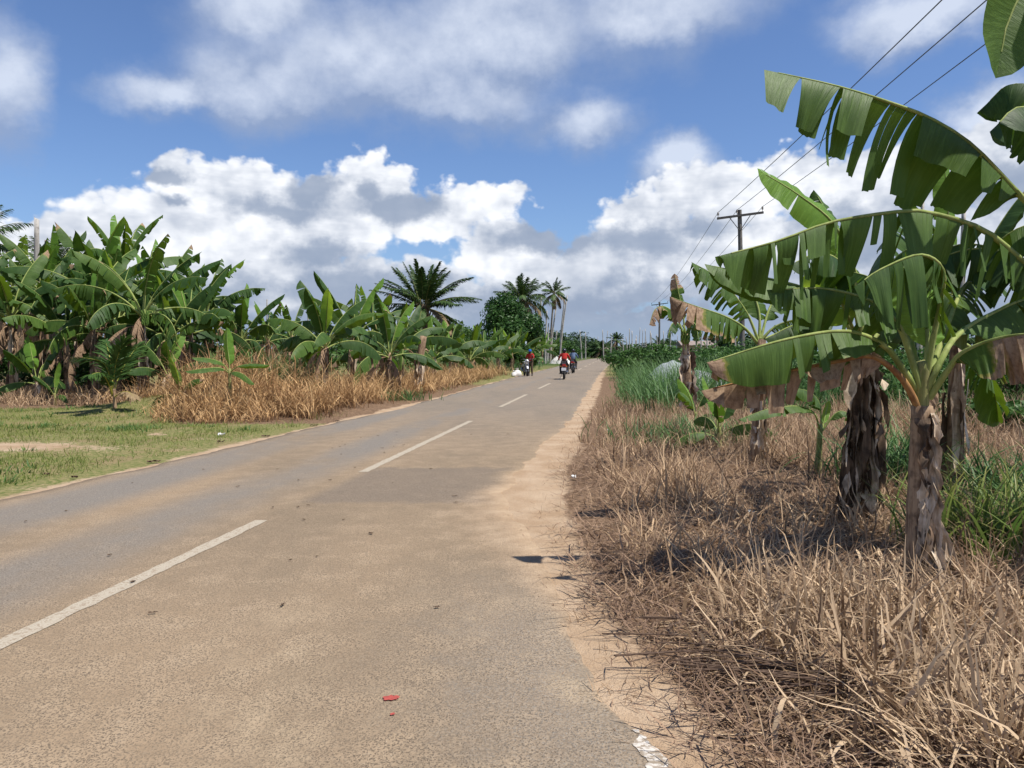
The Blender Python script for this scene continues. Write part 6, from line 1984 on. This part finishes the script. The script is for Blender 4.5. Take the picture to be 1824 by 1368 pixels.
# ------------------------------------------------------------------ people
def skin_mesh(name, verts, edges, root_i, mat, parent, sub=2):
    """verts: (co, radius or (rx, ry))"""
    me = bpy.data.meshes.new(name)
    me.from_pydata([tuple(v[0]) for v in verts], edges, [])
    o = bpy.data.objects.new(name, me)
    bench = bpy.data.scenes.new('bench')            # a scratch scene keeps the evaluation small
    bench.collection.objects.link(o)
    o.modifiers.new('skin', 'SKIN')
    lay = me.skin_vertices[0].data
    for i, v in enumerate(verts):
        r = v[1] if hasattr(v[1], '__len__') else (v[1], v[1])
        lay[i].radius = r
        lay[i].use_root = (i == root_i)
    s = o.modifiers.new('sub', 'SUBSURF')
    s.levels = s.render_levels = sub
    bench.view_layers[0].update()
    m2 = bpy.data.meshes.new_from_object(o.evaluated_get(bench.view_layers[0].depsgraph))
    bpy.data.objects.remove(o)
    bpy.data.scenes.remove(bench)
    m2.shade_smooth()
    m2.name = name
    return link(name, m2, mat, parent)


M_SKIN = simple_mat('brown_skin', (0.075, 0.040, 0.025), (0.06, 0.032, 0.020), 0.5, 0.4)
M_JACKET_R = simple_mat('red_cloth', (0.42, 0.035, 0.03), (0.36, 0.03, 0.025), 0.85, 0.15, scale=12)
M_VEST = simple_mat('dark_maroon_cloth', (0.06, 0.022, 0.02), (0.045, 0.018, 0.016), 0.85, 0.15, scale=12)
M_SHIRT_B = simple_mat('blue_grey_cloth', (0.13, 0.18, 0.28), (0.10, 0.145, 0.23), 0.85, 0.15, scale=12)
M_TROUSER = simple_mat('dark_trousers', (0.03, 0.028, 0.03), (0.045, 0.042, 0.042), 0.85, 0.15, scale=12)
M_TROUSER2 = simple_mat('brown_trousers', (0.11, 0.075, 0.05), (0.085, 0.058, 0.04), 0.85, 0.15, scale=12)
M_CAP = simple_mat('blue_cap_cloth', (0.02, 0.12, 0.48), (0.018, 0.10, 0.40), 0.7, 0.2, scale=12)
M_HELMET = simple_mat('black_helmet', (0.015, 0.015, 0.017), None, 0.25, 0.5)
M_SHOE = simple_mat('dark_shoe', (0.03, 0.024, 0.02), None, 0.6, 0.3)
M_EYE = simple_mat('eye_white', (0.7, 0.68, 0.65), None, 0.3, 0.4)


def person(label, x, y, rz, pose, top_m, leg_m, vest_m=None, head='helmet', z=0.0):
    root = empty('person', (x, y, z), rz)
    tag(root, label, 'person', 'people on the road')
    J = pose
    V, E, ix = [], [], {}

    def add(k, co, r, par=None):
        ix[k] = len(V)
        V.append((co, r))
        if par is not None:
            E.append((ix[par], ix[k]))

    add('pelvis', J['pelvis'], (0.135, 0.105)); add('waist', J['waist'], (0.125, 0.095), 'pelvis'); add('chest', J['chest'], (0.155, 0.115), 'waist')
    add('neck0', J['neck0'], (0.075, 0.07), 'chest'); add('neck', J['neck'], 0.052, 'neck0')
    hd = Vector(J['head']); fw = Vector(J['face']).normalized(); up = Vector((0, 0, 1))
    add('jaw', hd - up * 0.075 + fw * 0.018, (0.062, 0.068), 'neck'); add('skull', hd + up * 0.015, (0.078, 0.092), 'jaw'); add('crown', hd + up * 0.085, (0.060, 0.070), 'skull')
    add('nose', hd + fw * 0.105 - up * 0.02, 0.012, 'skull')
    sd = fw.cross(up).normalized()
    for s, k in ((1, 'r'), (-1, 'l')):
        add('ear' + k, hd + sd * s * 0.088 - up * 0.01, 0.014, 'skull')
        add('shoulder' + k, J['shoulder' + k], 0.062, 'neck0'); add('elbow' + k, J['elbow' + k], 0.042, 'shoulder' + k); add('wrist' + k, J['wrist' + k], 0.028, 'elbow' + k)
        palm_ = Vector(J['hand' + k])
        add('palm' + k, palm_, (0.036, 0.022), 'wrist' + k)
        d = (palm_ - Vector(J['wrist' + k])).normalized()
        side = d.cross(up); side = side.normalized() if side.length > 1e-3 else Vector((1, 0, 0))
        for q, (o_, l_) in enumerate(((-0.03, 0.062), (-0.01, 0.072), (0.01, 0.068), (0.03, 0.052))):
            b = palm_ + side * o_ + d * 0.035
            add(f'f{q}{k}', b, 0.0095, 'palm' + k); add(f'g{q}{k}', b + d * l_ * 0.5 - up * 0.012, 0.0088, f'f{q}{k}'); add(f'h{q}{k}', b + d * l_ * 0.62 - up * 0.04, 0.0075, f'g{q}{k}')
        b = palm_ - side * 0.042 * s
        add('th0' + k, b, 0.011, 'palm' + k); add('th1' + k, b - side * 0.018 * s + d * 0.035 - up * 0.012, 0.009, 'th0' + k)
        add('hip' + k, J['hip' + k], 0.088, 'pelvis'); add('knee' + k, J['knee' + k], 0.060, 'hip' + k)
        calf = Vector(J['knee' + k]).lerp(Vector(J['ankle' + k]), 0.35)
        add('calf' + k, calf, 0.054, 'knee' + k); add('ankle' + k, J['ankle' + k], 0.036, 'calf' + k); add('toe' + k, J['toe' + k], (0.042, 0.026), 'ankle' + k)
    skin_mesh('body', V, E, ix['pelvis'], M_SKIN, root, 1)

    def cloth(name, keys, edges, grow, mat, rt, par=root):
        vi = {k: i for i, k in enumerate(keys)}
        vv = []
        for k in keys:
            co, r = V[ix[k]]
            r = r if hasattr(r, '__len__') else (r, r)
            vv.append((co, (r[0] * grow + 0.012, r[1] * grow + 0.012)))
        return skin_mesh(name, vv, [(vi[a], vi[b]) for a, b in edges], vi[rt], mat, par, 2)

    cloth('shirt', ['pelvis', 'waist', 'chest', 'neck0', 'shoulderr', 'elbowr', 'shoulderl', 'elbowl'] + (['wristr', 'wristl'] if head == 'helmet' else []),
          [('pelvis', 'waist'), ('waist', 'chest'), ('chest', 'neck0'), ('neck0', 'shoulderr'), ('shoulderr', 'elbowr'), ('neck0', 'shoulderl'), ('shoulderl', 'elbowl')] + ([('elbowr', 'wristr'), ('elbowl', 'wristl')] if head == 'helmet' else []), 1.06, top_m, 'chest')
    cloth('trousers', ['pelvis', 'hipr', 'kneer', 'calfr', 'ankler', 'hipl', 'kneel', 'calfl', 'anklel'],
          [('pelvis', 'hipr'), ('hipr', 'kneer'), ('kneer', 'calfr'), ('calfr', 'ankler'), ('pelvis', 'hipl'), ('hipl', 'kneel'), ('kneel', 'calfl'), ('calfl', 'anklel')], 1.08, leg_m, 'pelvis')
    if vest_m:
        vv = [(J['pelvis'], (0.155, 0.130)), (J['waist'], (0.150, 0.125)), (J['chest'], (0.150, 0.145)), (Vector(J['neck0']) - Vector((0, 0, 0.05)), (0.10, 0.10))]
        skin_mesh('vest', vv, [(0, 1), (1, 2), (2, 3)], 0, vest_m, root, 2)
    for k in 'rl':
        a, t_ = Vector(J['ankle' + k]), Vector(J['toe' + k])
        dd = (t_ - a); dd.z = 0; dd.normalize()
        MB().tube([a - dd * 0.06 + Vector((0, 0, -0.04)), a + Vector((0, 0, -0.03)), a.lerp(t_, 0.6) + Vector((0, 0, -0.01)), t_ + dd * 0.03], [0.04, 0.05, 0.048, 0.03], 10).build('shoe', M_SHOE, root)
    if head == 'helmet':
        h = MB().ell(hd + up * 0.03 - fw * 0.01, (0.125, 0.145, 0.135)).build('helmet', M_HELMET, root)
        MB().ell(hd + up * 0.02 + fw * 0.075, (0.10, 0.07, 0.06)).build('visor', M_BLACK, h)
    else:
        c = MB().lathe([(0.100, 0.0), (0.103, 0.04), (0.09, 0.09), (0.05, 0.12), (0.01, 0.125)], hd + up * 0.02, None, 18).build('cap', M_CAP, root)
        MB().ell(hd + up * 0.03 + fw * 0.12, (0.075, 0.075, 0.008)).build('brim', M_CAP, c)
        for s in (-1, 1):
            MB().ell(hd + fw * 0.088 + sd * s * 0.032 + up * 0.004, (0.012, 0.009, 0.008)).build('eye', M_EYE, root)
        MB().ell(hd + fw * 0.085 - up * 0.07, (0.024, 0.010, 0.007)).build('mouth', M_VEST, root)
    return root


RIDE = dict(pelvis=(0, -0.12, 0.95), waist=(0, -0.10, 1.10), chest=(0, -0.04, 1.28), neck0=(0, 0.0, 1.42), neck=(0, 0.02, 1.48), head=(0, 0.05, 1.57), face=(0, 1, 0),
            shoulderr=(0.185, 0.0, 1.38), elbowr=(0.30, 0.12, 1.17), wristr=(0.335, 0.29, 1.09), handr=(0.335, 0.345, 1.09), shoulderl=(-0.185, 0.0, 1.38), elbowl=(-0.30, 0.12, 1.17), wristl=(-0.335, 0.29, 1.09), handl=(-0.335, 0.345, 1.09),
            hipr=(0.10, -0.10, 0.93), kneer=(0.21, 0.27, 0.74), ankler=(0.21, -0.02, 0.38), toer=(0.23, 0.15, 0.335), hipl=(-0.10, -0.10, 0.93), kneel=(-0.21, 0.27, 0.74), anklel=(-0.21, -0.02, 0.38), toel=(-0.23, 0.15, 0.335))
STAND = dict(pelvis=(0, 0, 0.90), waist=(0, 0.01, 1.06), chest=(0, 0.04, 1.25), neck0=(0, 0.05, 1.40), neck=(0, 0.065, 1.46), head=(0.0, 0.09, 1.555), face=(-0.35, 1, -0.15),
             shoulderr=(0.18, 0.04, 1.36), elbowr=(0.26, 0.10, 1.10), wristr=(0.20, 0.30, 1.02), handr=(0.18, 0.36, 1.02), shoulderl=(-0.18, 0.04, 1.36), elbowl=(-0.27, 0.14, 1.12), wristl=(-0.26, 0.36, 1.06), handl=(-0.26, 0.42, 1.06),
             hipr=(0.095, 0, 0.88), kneer=(0.10, 0.03, 0.48), ankler=(0.105, -0.01, 0.085), toer=(0.13, 0.14, 0.035), hipl=(-0.095, 0, 0.88), kneel=(-0.11, 0.05, 0.48), anklel=(-0.12, 0.0, 0.085), toel=(-0.15, 0.15, 0.035))

HEAD = -math.atan(0.135)
d1_ = 44.4
x1_ = GX(1005, d1_)
motorcycle('red motorcycle with white rear plate ridden by the person in red', x1_, d1_, HEAD * 0.7, M_REDP)
person('person in red jacket and dark vest with black helmet riding nearest motorcycle', x1_, d1_, HEAD * 0.7, RIDE, M_JACKET_R, M_TROUSER, M_VEST, z=0.01)
d2_ = 56.5
x2_ = GX(1021, d2_)
motorcycle('dark motorcycle ridden by the person in the blue shirt ahead', x2_, d2_, HEAD * 1.25, M_BLUEP, plate=False)
person('person in blue shirt with black helmet riding the motorcycle ahead', x2_, d2_, HEAD * 1.25, RIDE, M_SHIRT_B, M_TROUSER, z=0.01)
d3_ = 50.0
x3_ = GX(936.5, d3_)
motorcycle('white fronted motorcycle parked on the left road edge facing the camera', x3_, d3_, math.pi + 0.12, M_WHITEP)
person('person in red top and blue cap standing at the parked motorcycle', GX(945, d3_ + 0.05), d3_ + 0.35, math.pi - 0.35, STAND, M_JACKET_R, M_TROUSER2, head='cap', z=0.006)


# ------------------------------------------------------------------ small things on and beside the road
def scrap(name, label, cat, x, y, sx, sy, rz, mat, seed, group=None, hgt=0.012, z=None):
    """crumpled thin piece lying on the ground"""
    rng = np.random.default_rng(seed)
    n = 7
    u = np.linspace(-1, 1, n)
    U, W = np.meshgrid(u, u)
    rr_ = np.hypot(U, W)
    k = 1 / np.maximum(1, rr_ ** 0.8)
    X = U * k * sx / 2 * (1 + 0.22 * rng.normal(0, 1, (n, n)))
    Y = W * k * sy / 2 * (1 + 0.22 * rng.normal(0, 1, (n, n)))
    Z = hgt * (0.25 + rng.uniform(0, 1, (n, n)))
    i = np.arange(n * n).reshape(n, n)
    F = np.stack([i[:-1, :-1], i[:-1, 1:], i[1:, 1:], i[1:, :-1]], -1).reshape(-1, 4)
    zz = float(ground_z(x, y)) if z is None else z
    o = link(name, mesh_np(name, np.stack([X, Y, Z], -1), F), mat, None, (x, y, zz + 0.006))
    o.rotation_euler = (0, 0, rz)
    return tag(o, label, cat, group)


M_REDSCRAP = simple_mat('faded_red_plastic', (0.40, 0.075, 0.055), (0.30, 0.06, 0.045), 0.6, 0.3, scale=60)
M_LITTER = simple_mat('pale_litter', (0.72, 0.72, 0.72), (0.58, 0.57, 0.55), 0.6, 0.3, scale=30)
M_BITS = simple_mat('dark_dry_leaf_bit', (0.06, 0.04, 0.028), (0.12, 0.075, 0.045), 0.85, 0.2, scale=60)
g = lambda px, py: P(px, py, CAM_H * FPX / (py - HORIZON))
p = g(697, 1257)
scrap('plastic_scrap', 'flat red plastic scrap lying on the road in the foreground', 'litter', p.x, p.y, 0.075, 0.05, 0.2, M_REDSCRAP, 1, None, 0.0015, 0.003)
p = g(699, 1287)
scrap('plastic_scrap', 'tiny red fragment just below the red plastic scrap', 'litter', p.x, p.y, 0.022, 0.02, 0.5, M_REDSCRAP, 2, None, 0.0015, 0.003)
for lab, px, py, s, sd in (('white crumpled litter at the foot of the thin pale stem', 1352, 812, 0.16, 3), ('white plastic bit in the dead grass by the verge', 1081, 770, 0.10, 4), ('white litter on the sand beside the dead grass', 1022, 856, 0.07, 5),
                           ('small white paper on the left lawn edge', 394, 778, 0.12, 6), ('white crumpled litter in front of the pale tufts', 1338, 925, 0.07, 7)):
    p = g(px, py)
    scrap('litter', lab, 'litter', p.x, p.y, s, s * 0.8, sd, M_LITTER, sd, 'litter by the road', 0.05)
# dry leaf bits scattered on the asphalt
rb = np.random.default_rng(9)
for i in range(46):
    yy_ = float(rb.uniform(3.2, 16)); xx_ = float(rb.uniform(float(road_l(yy_)) + 0.4, float(road_r(yy_)) - 0.3))
    scrap('dry_leaf_bit', 'small dark dry leaf bit on the asphalt', 'leaf', xx_, yy_, float(rb.uniform(0.02, 0.055)), float(rb.uniform(0.012, 0.025)), float(rb.uniform(0, 6.28)), M_BITS, 40 + i, 'dry leaf bits on the asphalt', 0.008, 0.006)
# broken clods along the left edge
for i, (px, py, s) in enumerate(((290, 826, 0.28), (405, 790, 0.20), (486, 780, 0.22), (570, 760, 0.26), (610, 752, 0.16), (100, 850, 0.10), (150, 855, 0.12))):
    p = g(px, py)
    scrap('dark_clod', ('dark clod of earth on the left road edge, near end', 'small dark clod beside the lawn on the road edge', 'dark flat clod on the road edge by the grass', 'darkest clod on the left road edge before the dry bank', 'small clod next to the darkest one', 'brown clump of roots on the sandy left edge', 'brown clump of roots further along the sandy edge')[i], 'clod', p.x - 0.12, p.y, s * 0.62, s * 0.3, 0.15, M_BITS, 90 + i, 'clods on the left road edge', 0.035)

# worn white edge paint at the near right corner of the asphalt
M_EDGEP, t_, out_ = new_mat('old_white_edge_paint')
b_ = principled(t_, out_, 0.85, 0.15)
pos_ = t_.node('ShaderNodeNewGeometry').outputs['Position']
n_ = t_.noise(t_.vm('MULTIPLY', pos_, (1.0, 1.6, 1.0)), 20.0, 6.0, 0.72)
t_.l.new(t_.mix(t_.smooth(n_, 0.44, 0.58), (0.26, 0.21, 0.155), (0.55, 0.51, 0.45)), b_.inputs['Base Color'])
ye = np.arange(2.0, 3.26, 0.012)
xe = road_r(ye) + rag(ye, 8)
tag(strip('edge_paint', ye, xe - 0.13 + 0.11 * (fbm(ye * 16, ye * 0 + 1, 21, 5) - 0.5) + 0.12 * sstep(ye, 3.12, 3.26), xe - 0.03 + 0.06 * (fbm(ye * 16, ye * 0 + 5, 22, 5) - 0.5) - 0.02 * sstep(ye, 3.12, 3.26), 0.007, 4, M_EDGEP), 'remains of white edge paint at the near right road corner', None, None, 'structure')

# dark fallen stalks in the foreground straw
rt = np.random.default_rng(12)
mb = MB()
for i in range(46):
    f = rt.uniform(0, 1)
    a = P(1230, 1185, 3.95).lerp(P(1500, 1270, 3.5), f)
    a.z = 0.05 + 0.06 * rt.uniform()
    ang = R(-14 + rt.normal(0, 10))
    L = rt.uniform(0.3, 0.85)
    d = Vector((math.cos(ang), math.sin(ang), rt.normal(0, 0.05)))
    c = a + Vector((rt.normal(0, 0.06), rt.normal(0, 0.13), 0))
    q0, q1 = c - d * L / 2, c + d * L / 2
    mid_ = c + Vector((0, 0.02 * rt.normal(), 0.025))
    q0.z = max(q0.z, 0.03); q1.z = max(q1.z, 0.03)
    mb.tube([q0, mid_, q1], [0.0045, 0.004, 0.002], 5)
tag(mb.build('fallen_stalks', M_TWIG), 'bundle of dark fallen stalks lying in the foreground straw', None, None, 'stuff')
# single dark twigs standing in the dead grass
for i, (x0, y0, x1_2, y1_2, d) in enumerate(((1180, 790, 1130, 750, 12.0), (1082, 860, 1062, 815, 9.4), (1190, 870, 1150, 810, 9.0), (1310, 880, 1260, 800, 8.4), (1440, 860, 1436, 760, 9.0))):
    a, b = P(x0, y0, d), P(x1_2, y1_2, d)
    a.z = max(a.z - 0.15, 0.0)
    m_ = a.lerp(b, 0.5) + Vector((0.02, 0, 0.02))
    o = MB().tube([a, m_, b], [0.009, 0.007, 0.003], 6).build('dry_twig', M_TWIG)
    tag(o, ('thin dark twig leaning left in the grass below the low sucker', 'short dark twig at the edge of the dead grass', 'dark twig in the middle of the dead grass', 'long dark twig leaning left before the thin pale stem', 'upright dark twig beside the sucker')[i], 'twig', 'dark twigs in the dead grass')

# green leaf scrap and yellow blades at the right edge
M_GSC = simple_mat('green_leaf_scrap', (0.13, 0.25, 0.04), (0.10, 0.19, 0.03), 0.5, 0.4)
root = empty('fallen_leaf', (P(1790, 1130, 4.3).x, 4.3, 0.0))
tag(root, 'piece of green banana leaf lying in the straw at the right edge', 'leaf')
add_leaf(root, [P(1760, 1136, 4.3), P(1790, 1124, 4.3), P(1822, 1132, 4.25)], 0.11, pet=0.02, droop=(15, 15), curl=20, tear=0.2, seed=901, mat=M_LEAF_Y, ns=16, rib_r=0.003, name='leaf_blade')
